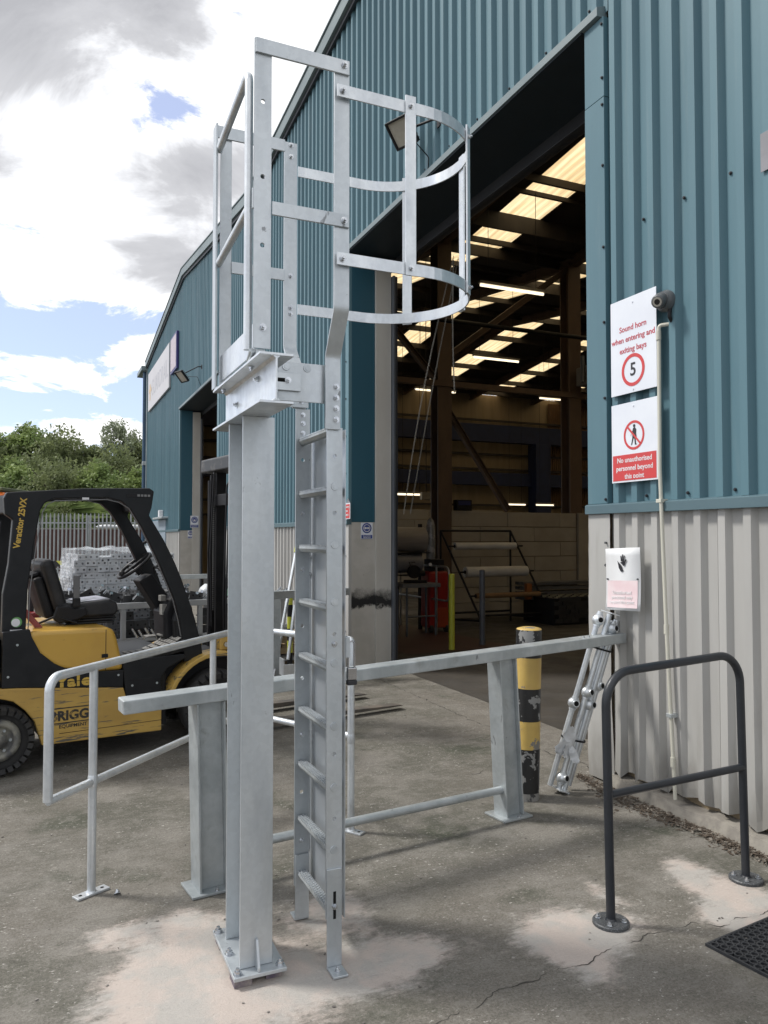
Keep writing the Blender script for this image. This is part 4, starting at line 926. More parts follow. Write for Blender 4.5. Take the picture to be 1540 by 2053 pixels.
def hpost(x, y, ztop, lean, wd=.155, dp=.17, plate=(.215, .20)):
    R_ = Matrix.Translation((x, y, .014)) @ Matrix.Rotation(-lean, 4, 'Y') @ Matrix.Rotation(radians(7), 4, 'Z')
    g = MB(); g.box(-wd / 2, -wd / 2 + .010, -dp / 2, dp / 2, 0, ztop, R_).box(wd / 2 - .010, wd / 2, -dp / 2, dp / 2, 0, ztop, R_).box(-wd / 2 + .0102, wd / 2 - .0102, -.035, -.027, 0, ztop, R_)
    g.build('post', GALVD, cb, bevel=.0015)
    P_ = Matrix.Translation((x, y, 0)) @ Matrix.Rotation(radians(7), 4, 'Z'); px_, py_ = plate
    MB().box(-px_ / 2 - .01, px_ / 2 - .0, -py_ / 2, py_ / 2, .002, .014, P_).build('base_plate', GALVD, cb, bevel=.002)
    for sx, sy in ((-.02, -.082), (.02, .082)): bolt(cb, P_ @ Vector((sx + .03, sy, .014)), (0, 0, 1), .8).data = BOLTME
hpost(.785, 3.93, .915, radians(1.4), .145, .15); hpost(2.705, 4.17, .995, radians(2.9), .135, .13)
MB().tube([(.84, 3.93, .175), (2.645, 4.15, .175)], .024, 14).build('low_rail', GALVD, cb)
t = thing('loose_nut', 'loose bolt and nuts lying on the box rail beside the ladder', 'bolt', (1.26, 3.95, 1.02))
for dx, dy in ((0, 0), (.028, .01), (-.02, -.012)): bolt(t, (1.36 + dx, 3.985 + dy, 1.0105), (0, 0, 1), .9, 'nut')
t = thing('loose_nut', 'two loose nuts lying on the box rail in front of the leaning tube bundle', 'bolt', (3.35, 4.2, 1.08))
for dx, dy in ((0, 0), (.05, .01)): bolt(t, (3.32 + dx, 4.2 + dy, 1.075), (0, 0, 1), .7, 'nut').data = BOLTME
t = thing('loose_nut', 'dark loose bolt on the concrete beside the handrail foot', 'bolt', (.33, 4.1, 0)); bolt(t, (.355, 4.03, .004), (0, .5, .5), 1.1, 'nut')

# ------------------------------------------------------------------ bent tube handrail (not yet bolted down)
hr = thing('tube_handrail', 'bright galvanised tube handrail of two angled sides standing behind the ladder', 'handrail', (.9, 4.6, 0))
A, B, Cc = Vector((.035, 3.87, 0)), Vector((1.27, 5.22, 0)), Vector((1.695, 4.32, 0))
up_ = lambda v, z: (v.x, v.y, z)
A2 = A.lerp(B, 0)
MB().tube(bend([up_(A, .545), up_(A, 1.105), up_(B, 1.125), up_(Cc, 1.135)], .065, 7)[:-1] + bend([up_(B.lerp(Cc, .9), 1.134), up_(Cc, 1.135), up_(Cc, .012)], .012, 3), .0215, 16).build('top_tube', GALVB, hr)
MB().tube(bend([up_(A, .545), up_(B, .555), up_(Cc, .565)], .06, 5), .0195, 14).build('mid_tube', GALVB, hr)
for f, q in ((.165, A), (.775, A), (.0, Cc)):
    p = A.lerp(B, f) if q is A else Cc
    if q is A: MB().cyl((p.x, p.y, .012), (p.x, p.y, 1.11), .0205, 16).build('post', GALVB, hr)
    dd = (B - A).normalized() if q is A else (B - Cc).normalized(); M_ = Matrix.Translation((p.x, p.y, 0)) @ Matrix.Rotation(math.atan2(dd.y, dd.x) + (-.35 if q is A else .15), 4, 'Z')
    MB().box(-.085, .085, -.028, .028, .001, .012, M_).build('base_plate', GALVB, hr, bevel=.002)
    for s_ in (-.058, .058): MB().cyl(M_ @ Vector((s_, 0, .0122)), M_ @ Vector((s_, 0, .0126)), .009, 14, smooth=False).build('bolt_hole', HOLE, hr)
    MB().lathe([(.026, 0), (.0215, .008)], (p.x, p.y, .012), 'z', 16).build('weld', GALVB, hr)
    MB().lathe([(.0207, -.03), (.0232, -.022), (.0232, .022), (.0207, .03)], (p.x, p.y, .55), 'z', 16).build('weld', GALVB, hr)

# ------------------------------------------------------------------ dark hoop barrier
hb = thing('hoop_barrier', 'dark grey powder-coated hoop barrier on two round bolted feet', 'barrier', (2.83, 2.87, 0))
MB().tube(bend([(2.375, 2.83, .012), (2.36, 2.835, 1.125), (3.275, 2.90, 1.155), (3.305, 2.905, .012)], .15, 10), .0205, 18).build('hoop', BLACKP, hb)
MB().tube([(2.368, 2.835, .575), (3.292, 2.90, .575)], .0185, 14).build('mid_rail', BLACKP, hb)
SPECK = mat('galvanised_speckled_flange', (.055, .06, .065), (.15, .155, .16), scale=160, lo=.5, hi=.64, rough=.5, metal=.2)
for x, y in ((2.375, 2.83), (3.305, 2.905)):
    MB().lathe([(.082, 0), (.082, .012), (.078, .016), (.03, .017)], (x, y, .001), 'z', 40, smooth=False).build('foot_flange', SPECK, hb)
    for k in range(4):
        a = pi / 4 + k * pi / 2; bolt(hb, (x + .057 * cos(a), y + .057 * sin(a), .018), (0, 0, 1), 1.0)
    MB().lathe([(.027, 0), (.0207, .010)], (x, y, .017), 'z', 20).build('weld', BLACKP, hb)

# ------------------------------------------------------------------ bollards
bl = thing('bollard', 'thick bollard in chipped black and yellow bands at the near doorway corner', 'bollard', (2.975, 4.36, 0))
bx, by = 2.988, 4.40
def bc(z): return (bx + .028 * z, by, z)
for z0, z1, m in ((0, .05, mat('bare_bollard_concrete', (.24, .235, .22), (.05, .05, .05), scale=8, lo=.5, hi=.56, rough=.8)), (.0502, .337, BBLK), (.3372, .520, BYEL), (.5202, .735, BBLK), (.7352, .940, BYEL), (.9402, 1.125, BBLK)):
    MB().cyl(bc(z0), bc(z1), .086, 36, caps=(z1 > 1.1)).build('painted_band' if z0 > .01 else 'concrete_base', m, bl)
MB().lathe([(.086, 0), (.080, .008), (.05, .016), (.002, .019)], bc(1.1252), 'z', 32).build('cap', BYEL, bl)
for (x, y, h, m, lab) in ((5.83, 10.58, 1.16, SLIMY, 'slim lime-yellow bollard standing just inside the doorway'), (6.55, 10.86, 1.20, mat('grey_bollard_paint', (.10, .11, .13), (.08, .085, .1), scale=5, rough=.4), 'slim dark grey bollard standing inside the doorway beside the yellow one')):
    t = thing('slim_bollard', lab, 'bollard', (x, y, 0), group='slim bollards inside the doorway')
    MB().cyl((x, y, 0), (x, y, h), .047, 20).build('post', m, t); MB().lathe([(.049, 0), (.047, .012), (.02, .02)], (x, y, h), 'z', 20).build('cap', m, t)

# ------------------------------------------------------------------ leaning bundle of stanchions
sb = thing('stanchion_bundle', 'strapped bundle of bright galvanised ball-joint stanchions leaning in the corner of the doorway', 'stanchions', (3.28, 4.40, 0))
a0, a1 = Vector((3.275, 4.42, .03)), Vector((3.61, 4.285, 1.215)); ax = (a1 - a0).normalized(); sx = ax.cross(Vector((0, 1, 0))).normalized() * -1; sx = Vector((ax.z, 0, -ax.x)).normalized(); sy = ax.cross(sx)
offs = [(-.082, .0, 0, 1.0), (-.030, -.035, .0, 1.0), (.022, -.03, .0, .97), (.072, .0, .02, .98)]
def ball(g, c, r=.041, hole=None):
    g2 = MB().lathe([(r * sin(pi * k / 10) + .0005, -r * cos(pi * k / 10)) for k in range(11)], (0, 0, 0), 'z', 18); R_ = ax.to_track_quat('Z', 'Y').to_matrix()
    g.add([c + R_ @ Vector(v) for v in g2.v], g2.f[:-2], True)
for k, (ox, oy, s0, s1) in enumerate(offs):
    p0 = a0 + sx * ox + sy * oy + ax * (s0 * 1.2); p1 = a0 + sx * ox + sy * oy + (a1 - a0) * s1
    MB().cyl(p0, p1, .019, 16).build('stanchion_tube', GALVB, sb)
    zs = {0: (.47, .95), 1: (.55, .06), 2: (.50, .955), 3: (.60,)}[k]
    for f in zs:
        c = p0.lerp(p1, f); g = MB(); ball(g, c); fd = Vector((.25 * (1 if k != 0 else -1), -1, .1)).normalized()
        g.build('ball_joint', GALVB, sb)
        MB().cyl(c + fd * .012, c + fd * .045, .0235, 18).build('socket', GALVB, sb); MB().cyl(c + fd * .0452, c + fd * .0456, .0175, 18, smooth=False).build('socket_bore', HOLE, sb)
        MB().cyl(c - ax * .045, c + ax * .045, .0235, 16).build('joint_collar', GALVB, sb)
Rb = ax.to_track_quat('Z', 'Y').to_matrix().to_4x4()
MB().box(-.085, .03, -.04, .03, -.008, .0, Matrix.Translation(a0 + sx * -.02) @ Rb @ Matrix.Rotation(.3, 4, 'Z')).build('end_plate', GALVB, sb, bevel=.002)
MB().box(-.03, .085, -.05, .03, -.008, .0, Matrix.Translation(a0 + sx * .03 + sy * -.02 - ax * .01) @ Rb @ Matrix.Rotation(-.7, 4, 'Z')).build('end_plate', GALVB, sb, bevel=.002)
MB().box(-.09, .09, -.035, .03, .0, .008, Matrix.Translation(a1 + sx * .0 + ax * .005) @ Rb @ Matrix.Rotation(.1, 4, 'Z')).build('end_plate', GALVB, sb, bevel=.002)
for f in (.28, .80):
    c = a0.lerp(a1, f) + sx * -.01 + sy * -.01
    P = [c + sx * (.098 * cos(2 * pi * k / 24)) + sy * (.056 * sin(2 * pi * k / 24)) for k in range(24)]
    MB().ribbon(P + P[:1], .012, .002, axis=ax).build('strap', BLKM, sb)
t = thing('film_scrap', 'torn scrap of white plastic film knotted on the leaning stanchion bundle', 'plastic film', (3.31, 4.30, .32))
rnd = random.Random(12)
def crumple(c, dirs, m, par, nm='film'):
    g = MB()
    for (d_, L_, w) in dirs:
        d_ = Vector(d_).normalized(); sd_ = d_.cross(Vector((0, 1, .2))).normalized(); n = 7; vs = []
        for k in range(n + 1):
            f = k / n; ww = w * (.25 + 1.2 * sin(pi * min(f * .8 + .15, 1))); p = Vector(c) + d_ * L_ * f
            for j in range(5): vs.append(p + sd_ * ww * (j / 4 - .5) * 2 + Vector((0, rnd.uniform(-.012, .012), rnd.uniform(-.006, .006))))
        g.add(vs, [(k * 5 + j, k * 5 + j + 1, k * 5 + 6 + j, k * 5 + 5 + j) for k in range(n) for j in range(4)], True)
    return g.build(nm, m, par)
crumple((3.285, 4.315, .33), [((-.15, -.2, 1), .15, .034), ((-1, -.1, -.05), .13, .036), ((-.8, -.3, -.6), .09, .03), ((.25, -.3, -.8), .12, .024)], BAG, t)

# ------------------------------------------------------------------ rubber mat with ring holes
rm = thing('rubber_mat', 'black perforated rubber doormat at the bottom right corner', 'mat', (2.9, 2.3, 0))
c0 = Vector((2.615, 2.515, 0)); ux = Vector((.44, .055, 0)).normalized(); uy = Vector((-.02, -.34, 0)); uy = (uy - ux * uy.dot(ux)).normalized()
def mp_(a, b, z): p = c0 + ux * a + uy * b; return (p.x, p.y, z)
g = MB(); W_, L_ = 1.3, .9; cs = .037; T = .012
def ringcell(g, cx_, cy_, r0, r1, z0, z1, seg=14):
    vs = []
    for r, z in ((r1, z0), (r1, z1), (r0, z1), (r0, z0)):
        for k in range(seg): a = 2 * pi * k / seg; vs.append(mp_(cx_ + r * cos(a), cy_ + r * sin(a), z))
    g.add(vs, [(i * seg + k, i * seg + (k + 1) % seg, (i + 1) * seg + (k + 1) % seg, (i + 1) * seg + k) for i in range(3) for k in range(seg)])
rows = int(L_ / .0335)
for j in range(rows):
    for i_ in range(int(W_ / .038)):
        xx = .028 + i_ * .038 + (.019 if j % 2 else 0); yy = .026 + j * .0335
        if xx < W_ - .02: ringcell(g, xx, yy, .0135, .0192, .001, T)
g.build('ring_web', MATR, rm, kind='stuff')
g = MB()
for a0_, a1_, b0_, b1_ in ((0, W_, 0, .009), (0, .009, .0095, L_), (W_ - .009, W_, .0095, L_), (.0095, W_ - .0095, L_ - .009, L_)):
    vs = [mp_(a_, b_, z) for z in (.001, T + .001) for b_ in (b0_, b1_) for a_ in (a0_, a1_)]; g.add(vs, [(0, 2, 3, 1), (4, 5, 7, 6), (0, 1, 5, 4), (2, 6, 7, 3), (0, 4, 6, 2), (1, 3, 7, 5)])
g.build('border', MATR, rm)
g = MB(); vs = [mp_(a_, b_, .003) for b_ in (.01, L_ - .01) for a_ in (.01, W_ - .01)]; g.add(vs, [(0, 1, 3, 2)]); g.build('shade_backing', mat('mat_shadow_rubber', (.012, .012, .014), (.016, .016, .018), rough=.8), rm)  # near-black sheet under the rings, puts shade into the holes

# ------------------------------------------------------------------ debris along the wall
g = MB(); rnd = random.Random(21)
for k in range(1500):
    y = 2.3 + rnd.random() * 2.35; wdt = .018 + .085 * math.exp(-((y - 4.0) / .38) ** 2) + .03 * math.exp(-((y - 3.3) / .3) ** 2)
    x = XW - .10 - abs(rnd.gauss(0, wdt)); z = .002 + max(0, .02 - (XW - .1 - x) * .12) * rnd.random()
    L_ = rnd.choice((.006, .008, .012, .02, .035)) * rnd.uniform(.6, 1.4); w = .0016 if L_ > .018 else rnd.uniform(.003, .008); a = rnd.uniform(0, pi); tl = rnd.uniform(-.3, .3)
    M_ = Matrix.Translation((x, y, z)) @ Matrix.Rotation(a, 4, 'Z') @ Matrix.Rotation(tl, 4, 'Y')
    g.box(-L_, L_, -w, w, 0, rnd.uniform(.001, .005), M_)
props(g.build('debris', TWIG), kind='stuff')
g = MB()
for k in range(520):
    x = rnd.uniform(-1, 3.6); y = rnd.uniform(2.2, 8); s_ = rnd.uniform(.0015, .004)
    M_ = Matrix.Translation((x, y, .001)) @ Matrix.Rotation(rnd.uniform(0, pi), 4, 'Z'); g.box(-s_ * 1.6, s_ * 1.6, -s_, s_, 0, s_, M_)
props(g.build('grit', mat('grit', (.32, .30, .27), (.12, .11, .1), scale=1.5, rough=.9)), kind='stuff')

# ------------------------------------------------------------------ forklift (local x forward, y to its left, away from the camera)
def forklift():
    t = thing('forklift', 'yellow and black counterbalance forklift truck with open cab facing the doorway', 'forklift', (1.30, 7.2, 0), radians(11))
    B = lambda g, nm, m, bev=0, par=t, **k: g.build(nm, m, par, local=True, bevel=bev, **k)
    # chassis side skirts and counterweight
    low = [(-1.71, .565), (-1.62, .535), (-1.54, .46), (-1.475, .37), (-1.445, .27), (-1.42, .185), (-.51, .17), (-.51, .36), (-.60, .40), (-.80, .48), (-.82, .552), (-1.60, .632), (-1.95, .65), (-2.02, .60), (-2.0, .50), (-1.85, .55)]
    for s in (-1, 1): B(MB().prism(low, 'y', s * .56, s * .50), 'side_skirt', YELW, .008)
    B(MB().box(-1.40, -.45, -.49, .49, .20, .62).box(-2.0, -1.4, -.40, .40, .35, .65), 'chassis', BLKM, .01)
    cw = [(-1.70, .66), (-1.72, 1.00), (-1.80, 1.06), (-2.20, 1.02), (-2.30, .90), (-2.32, .40), (-2.26, .30), (-2.02, .30), (-2.0, .64)]
    B(MB().prism(cw, 'y', -.54, .54), 'counterweight', YEL, .04, seg=4)
    # black side panel sweeping under the hood
    swoop = [(-1.70, .64), (-1.70, 1.05), (-1.515, 1.06), (-1.50, 1.00), (-1.44, .88), (-1.34, .79), (-1.23, .73), (-1.05, .70), (-.82, .69), (-.82, .554), (-1.6, .634)]
    for s in (-1, 1): B(MB().prism(swoop, 'y', s * .555, s * .50), 'side_panel', BLKW, .005)
    hood = [(-1.53, 1.03), (-1.44, 1.045), (-.94, 1.035), (-.89, 1.01), (-.865, .93), (-.835, .80), (-.815, .69), (-1.10, .69), (-1.30, .74), (-1.42, .82), (-1.50, .92)]
    B(MB().prism(hood, 'y', -.545, .545), 'hood', YEL, .035, seg=4)
    B(MB().box(-1.66, -1.52, -.5, .5, .95, 1.02), 'radiator_grille', BLKM, .01)
    # step and floor
    B(MB().prism([(-.82, .685), (-.82, .765), (-.58, .772), (-.44, .775), (-.32, .775), (-.30, .74), (-.46, .67), (-.51, .60), (-.51, .375), (-.61, .41), (-.80, .482)], 'y', -.55, .55), 'step_panel', BLKW, .008)
    B(MB().prism([(-.58, .773), (-.45, .815), (-.32, .895), (-.30, .80), (-.45, .776)], 'y', -.55, -.16), 'toe_board', mat('matt_floor_black', (.012, .012, .013), (.03, .03, .028), scale=9, rough=.85, spec=.1), .004)
    B(MB().prism([(-.81, .60), (-.81, .612), (-.52, .602), (-.52, .59)], 'y', -.551, -.553), 'panel_seam', BLKM)
    for r_ in range(6):
        for k in range(9):
            if k < 4: x, z, an = -.78 + k * .058, .7675 + k * .0025, -.04
            elif k < 6: x, z, an = -.55 + (k - 4) * .052, .785 + (k - 4) * .018, -.32
            else: x, z, an = -.445 + (k - 6) * .042, .822 + (k - 6) * .027, -.58
            M_ = Matrix.Translation((x, -.50 + r_ * .062, z + .003)) @ Matrix.Rotation(an, 4, 'Y'); B(MB().box(0, .042, 0, .05, 0, .006, M_), 'tread_block', TREAD, .001)
    # overhead guard frames
    outer = [(-1.70, 1.0), (-1.695, 1.33), (-1.66, 1.55), (-1.635, 1.88), (-1.69, 1.92), (-1.70, 2.04), (-1.68, 2.085), (-1.12, 2.135), (-.61, 2.155), (-.57, 2.13), (-.59, 1.99), (-.61, 1.93), (-.48, 1.72), (-.385, 1.53), (-.33, 1.40), (-.25, 1.18), (-.21, 1.06), (-.155, .86), (-.13, .70)]
    inner = [(-.30, .70), (-.32, .90), (-.345, 1.05), (-.39, 1.22), (-.435, 1.33), (-.54, 1.57), (-.67, 1.83), (-.76, 1.97), (-.84, 2.04), (-.95, 2.065), (-1.35, 2.045), (-1.415, 2.01), (-1.445, 1.95), (-1.49, 1.66), (-1.525, 1.36), (-1.535, 1.0)]
    for ya_, yb_ in ((-.505, -.43), (.16, .09)):
        B(MB().prism(outer + inner, 'y', ya_, yb_), 'guard_frame', BLKW, .010, seg=3)
    inr = [(-.335, .92), (-.36, 1.05), (-.405, 1.22), (-.45, 1.33), (-.555, 1.57), (-.685, 1.83), (-.78, 1.985), (-.86, 2.03), (-.95, 2.050), (-1.34, 2.03), (-1.40, 2.0), (-1.43, 1.94), (-1.475, 1.66), (-1.51, 1.36), (-1.52, 1.06)]
    B(MB().tube([(x, -.508, z) for x, z in inr], .004, 6), 'frame_seam', mat('pale_seam', (.16, .16, .165), rough=.4))
    for k in range(6): B(MB().box(-1.55 + k * .17, -1.49 + k * .17, -.425, .085, 2.06 + k * .006, 2.10 + k * .006), 'roof_bar', BLKM, .006)
    B(MB().box(-1.68, -1.62, -.425, .085, 1.93, 2.07), 'roof_end', BLKM, .01); B(MB().box(-.66, -.60, -.425, .085, 1.97, 2.13), 'roof_end', BLKM, .01)
    B(MB().box(-1.14, -1.09, -.5075, -.4995, 2.045, 2.062), 'sticker', OFFW); B(MB().box(-.80, -.60, -.5085, -.5055, 2.075, 2.105), 'lamp_strip', BLKM, .002)
    for k in range(4): B(MB().box(-.71 + k * .028, -.69 + k * .028, -.5095, -.5086, 2.082, 2.10), 'sticker', mat('grey_print', (.2, .2, .2)))
    text('lettering', 'Veracitor 25VX', .064, (-1.584, -.507, 1.855), '-y', GOLD, t, rot=radians(83), local=True, sx=.92, bold=.002)
    B(MB().cyl((-1.60, -.507, 1.115), (-1.60, -.509, 1.115), .038, 24, smooth=False), 'round_sticker', STICK); B(MB().cyl((-1.606, -.5092, 1.112), (-1.606, -.5104, 1.112), .030, 24, smooth=False), 'round_sticker', OFFW)
    B(MB().box(-1.645, -1.56, -.509, -.507, 1.045, 1.06), 'sticker', OFFW)
    # brand lettering on the black band and stencilled owner plate on the skirt
    for s_, x, w_ in (('Y', -1.285, 1.2), ('a', -1.215, 1.1), ('l', -1.165, 1.0), ('e', -1.105, 1.25)):
        text('lettering', s_, .112, (x, -.5565, .640), '-y', GOLD, t, local=True, sx=w_ * 1.05, bold=.005)
    B(MB().box(-1.32, -1.06, -.5585, -.5578, .641, .645), 'lettering_cut', BLKW)
    text('lettering', 'BRIGGS', .100, (-1.205, -.5612, .385), '-y', mat('stencil_black', (.03, .026, .022), (.30, .19, .05), scale=22, lo=.6, hi=.68, rough=.6), t, local=True, sx=1.0, bold=.004)
    text('lettering', 'EQUIPMENT', .036, (-1.20, -.5612, .307), '-y', mat('stencil_black', (.035, .03, .025)), t, local=True, sx=1.05)
    g = MB()
    for a in ((-1.385, -1.03, .442, .450), (-1.385, -1.03, .330, .338), (-1.385, -1.377, .3385, .4415), (-1.038, -1.03, .3385, .4415)): g.box(a[0], a[1], -.5618, -.5606, a[2], a[3])
    B(g, 'stencil_border', mat('stencil_black', (.035, .03, .025)))
    # panel gaps, latch, hoses
    B(MB().box(-.96, -.955, -.5462, -.5450, .70, 1.02), 'panel_gap', BLKM); B(MB().box(-1.48, -.84, -.5462, -.5450, .742, .746), 'panel_gap', BLKM)
    B(MB().box(-1.30, -.50, -.5612, -.5604, .255, .259), 'panel_gap', BLKM); B(MB().box(-.99, -.94, -.5475, -.5462, .80, .83), 'hood_latch', BLKM, .002)
    for k in range(2): B(MB().tube(bend([(.20, -.25 + k * .06, .30), (.18, -.25 + k * .06, 1.2), (.22, -.22 + k * .06, 2.25), (.30, -.2 + k * .06, 2.3)], .1, 4), .009, 8), 'hose', BLKM)
    for k in range(2): B(MB().tube(bend([(.22, .18 + k * .05, .9), (.20, .18 + k * .05, 1.6), (.24, .2 + k * .05, 2.36)], .1, 4), .009, 8), 'hose', BLKM)
    B(MB().tube(bend([(-1.40, -.2, 1.06), (-1.28, -.28, 1.12), (-1.12, -.3, 1.06)], .04, 4), .009, 8), 'seat_cable', BLKM)
    for x_, z_ in ((-1.66, .72), (-1.60, .95), (-.86, .655), (-.55, .56), (-.75, .56)): B(MB().cyl((x_, -.5552, z_), (x_, -.5585, z_), .009, 10), 'panel_screw', GALVD)
    # seat
    M_ = Matrix.Translation((-1.21, 0, 1.13)) @ Matrix.Rotation(radians(-17), 4, 'Y')
    B(MB().box(-.055, .055, -.25, .25, .02, .46, M_), 'backrest', SEAT, .045, seg=4)
    B(MB().box(-.13, -.058, -.20, .20, .0, .34, M_), 'backrest_shell', BLKM, .02); B(MB().box(-.15, -.06, -.14, .14, .345, .375, M_), 'document_box', BLKM, .01)
    B(MB().prism([(-1.29, 1.11), (-1.24, 1.23), (-1.10, 1.21), (-.85, 1.235), (-.79, 1.21), (-.775, 1.14), (-.80, 1.10), (-1.20, 1.09)], 'y', -.25, .25), 'cushion', SEAT, .028, seg=4)
    B(MB().prism([(-1.08, 1.2195), (-.85, 1.239), (-.83, 1.236), (-1.08, 1.216)], 'y', -.2, .2), 'cushion_top', SEATTOP, .001)
    for k in range(3): B(MB().box(-1.19 + k * .008, -.80 + k * .004, -.22, .22, 1.037 + k * .022, 1.055 + k * .022), 'bellows_fold', SEAT, .008)
    B(MB().prism([(-1.30, 1.10), (-1.27, 1.20), (-1.19, 1.20), (-1.13, 1.175), (-1.05, 1.18), (-1.03, 1.12), (-1.10, 1.085), (-1.25, 1.06)], 'y', -.29, -.255), 'seat_bracket', BLKM, .012)
    B(MB().box(-1.145, -1.10, -.30, -.26, 1.20, 1.44), 'belt_buckle', mat('grey_buckle', (.12, .12, .125), rough=.5), .006); B(MB().box(-1.15, -1.095, -.305, -.258, 1.19, 1.26), 'belt_latch', BLKM, .006)
    M_ = Matrix.Translation((-1.40, -.30, 1.02)) @ Matrix.Rotation(radians(-38), 4, 'Y'); B(MB().box(-.012, .030, -.03, .03, 0, .22, M_), 'open_flap', mat('faded_red_plastic', (.30, .07, .07), rough=.5), .006)
    # steering column, wheel, dash
    B(MB().prism([(-.56, 1.37), (-.45, 1.43), (-.27, 1.20), (-.22, 1.02), (-.34, 1.02)], 'y', -.09, .11), 'steering_column', BLKM, .012)
    n = Vector((-.62, 0, .78)).normalized(); c = Vector((-.575, 0.0, 1.50)); u = Vector((n.z, 0, -n.x)); v = Vector((0, 1, 0))
    B(MB().tube([c + (u * cos(2 * pi * k / 32) + v * sin(2 * pi * k / 32)) * .165 for k in range(32)], .015, 10, closed=True), 'steering_wheel', SEAT)
    B(MB().tube([c + u * .16, c, c - u * .16], .012, 8).tube([c, c + v * .16], .012, 8).cyl(c - n * .09, c + n * .01, .028, 14), 'wheel_spokes', BLKM)
    B(MB().lathe([(.018, 0), (.024, .02), (.024, .035), (.01, .045)], tuple(c - u * .15 + v * -.06 + n * .012), 'z', 14), 'spinner_knob', SEAT)
    B(MB().prism([(-.40, .90), (-.41, 1.10), (-.36, 1.21), (-.28, 1.26), (-.20, 1.24), (-.16, 1.0), (-.12, .80), (-.3, .72)], 'y', -.30, .0), 'dash_cowl', BLKM, .03, seg=3)
    B(MB().prism([(-.345, .86), (-.355, 1.04), (-.33, 1.15), (-.285, 1.20), (-.20, 1.17), (-.17, .90), (-.14, .72), (-.27, .70)], 'y', -.43, -.31), 'cowl_side', BLKW, .035, seg=4)
    for a, b_ in (((-.43, 1.20), (-.385, 1.25)), ((-.42, 1.08), (-.37, 1.17))): B(MB().box(a[0], b_[0], -.28, -.21, a[1], b_[1]), 'dash_switch', TREAD, .004)
    B(MB().tube([(-.43, -.1, 1.43), (-.47, -.2, 1.50), (-.43, -.30, 1.46)], .008, 8), 'control_lever', BLKM)
    for k in range(2): B(MB().box(-.42 - k * .05, -.33 - k * .05, -.25 + k * .2, -.14 + k * .2, .865 + .03 * (1 - k), .88 + .03 * (1 - k)), 'pedal', TREAD, .004)
    B(MB().tube(bend([(-.38, .12, 1.74), (-.485, .12, 1.68), (-.385, .12, 1.45), (-.30, .12, 1.51)], .03, 5), .013, 10), 'grab_handle', BLKM)
    # wheels
    def wheel(x, y, r, w_, s, nl=26):
        wb = thing_part('wheel', t)
        prof = [(r * .60, -w_ / 2 + .01), (r * .80, -w_ / 2), (r * .94, -w_ / 2 + .012), (r * .965, -w_ / 2 + .03), (r * .965, w_ / 2 - .03), (r * .94, w_ / 2 - .012), (r * .80, w_ / 2), (r * .60, w_ / 2 - .01)]
        B(MB().lathe(prof, (x, y, r), 'y', 40), 'tyre', RUB, par=wb)
        g = MB()
        for k in range(nl):
            for q in (-1, 1):
                a_ = 2 * pi * (k + (.5 if q > 0 else 0)) / nl; M_ = Matrix.Translation((x, y, r)) @ Matrix.Rotation(a_, 4, 'Y') @ Matrix.Rotation(q * .25, 4, 'Z')
                g.box(r * .86, r * 1.0, min(q * .012, q * w_ * .51), max(q * .012, q * w_ * .51), -r * .07, r * .07, M_)
        o = B(g, 'tread_lugs', RUB, par=wb); o['kind'] = 'stuff'
        B(MB().lathe([(r * .60, 0), (r * .58, s * -.03), (r * .42, s * -.045), (r * .40, s * -.015), (r * .22, s * -.01), (r * .20, s * -.05), (.001, s * -.055)], (x, y + s * -(w_ / 2 - .015) * -1 * -1, r), 'y', 28), 'rim', mat('dirty_yellow_rim', (.25, .24, .2), (.08, .08, .08), scale=9, rough=.6), par=wb)
        for k in range(6):
            a_ = 2 * pi * k / 6; B(MB().cyl((x + r * .31 * cos(a_), y - (w_ / 2 - .02), r + r * .31 * sin(a_)), (x + r * .31 * cos(a_), y - (w_ / 2 + .012), r + r * .31 * sin(a_)), .012, 6), 'wheel_nut', GALVD, par=wb)
    def thing_part(nm, par):
        me = bpy.data.meshes.new(nm); o = link(nm, me, par); return o
    for s in (-1, 1):
        wheel(-.02, s * .48, .315, .19, 1); wheel(-1.72, s * .47, .262, .17, 1)
    arc = [(-.02 + .46 * cos(a), .33 + .445 * sin(a)) for a in [radians(d) for d in range(172, 52, -8)]]
    arc2 = [(-.02 + .425 * cos(a), .33 + .41 * sin(a)) for a in [radians(d) for d in range(52, 173, 8)]]
    B(MB().prism(arc + arc2, 'y', -.60, -.40), 'fender', YELW, .006); B(MB().prism(arc + arc2, 'y', .60, .40), 'fender', YELW, .006)
    B(MB().box(-.48, .25, -.395, .395, .30, .70), 'axle_housing', BLKM, .02); B(MB().box(.02, .12, -.50, -.40, .77, .90), 'tilt_bracket', YELW, .01)
    B(MB().cyl((.07, -.505, .82), (.07, -.53, .82), .022, 14), 'tilt_pin', ZINC)
    # mast, carriage, forks
    for s in (-1, 1):
        B(MB().box(.28, .42, s * .40, s * .33, .10, 2.36), 'mast_rail', BLKM, .004); B(MB().box(.30, .40, s * .325, s * .27, .10, 2.40), 'inner_rail', BLKM, .004)
        B(MB().cyl((.25, s * .30, .2), (.25, s * .30, 2.30), .028, 14), 'lift_cylinder', BLKM)
        g = MB()
        for k in range(70): g.box(.455 if 0 else .235 - .0, .245, s * .20 - .012, s * .20 + .012, 1.05 + k * .019, 1.062 + k * .019)
        B(g, 'lift_chain', mat('chain_steel', (.12, .12, .12), rough=.4, metal=.7), kind='stuff')
    B(MB().prism([(.20, 2.38), (.20, 2.50), (.28, 2.525), (.44, 2.525), (.46, 2.38)], 'y', -.42, .44), 'mast_top_plate', mat('worn_black_plate', (.03, .032, .036), (.10, .095, .09), scale=7, lo=.5, hi=.7, rough=.5), .012)
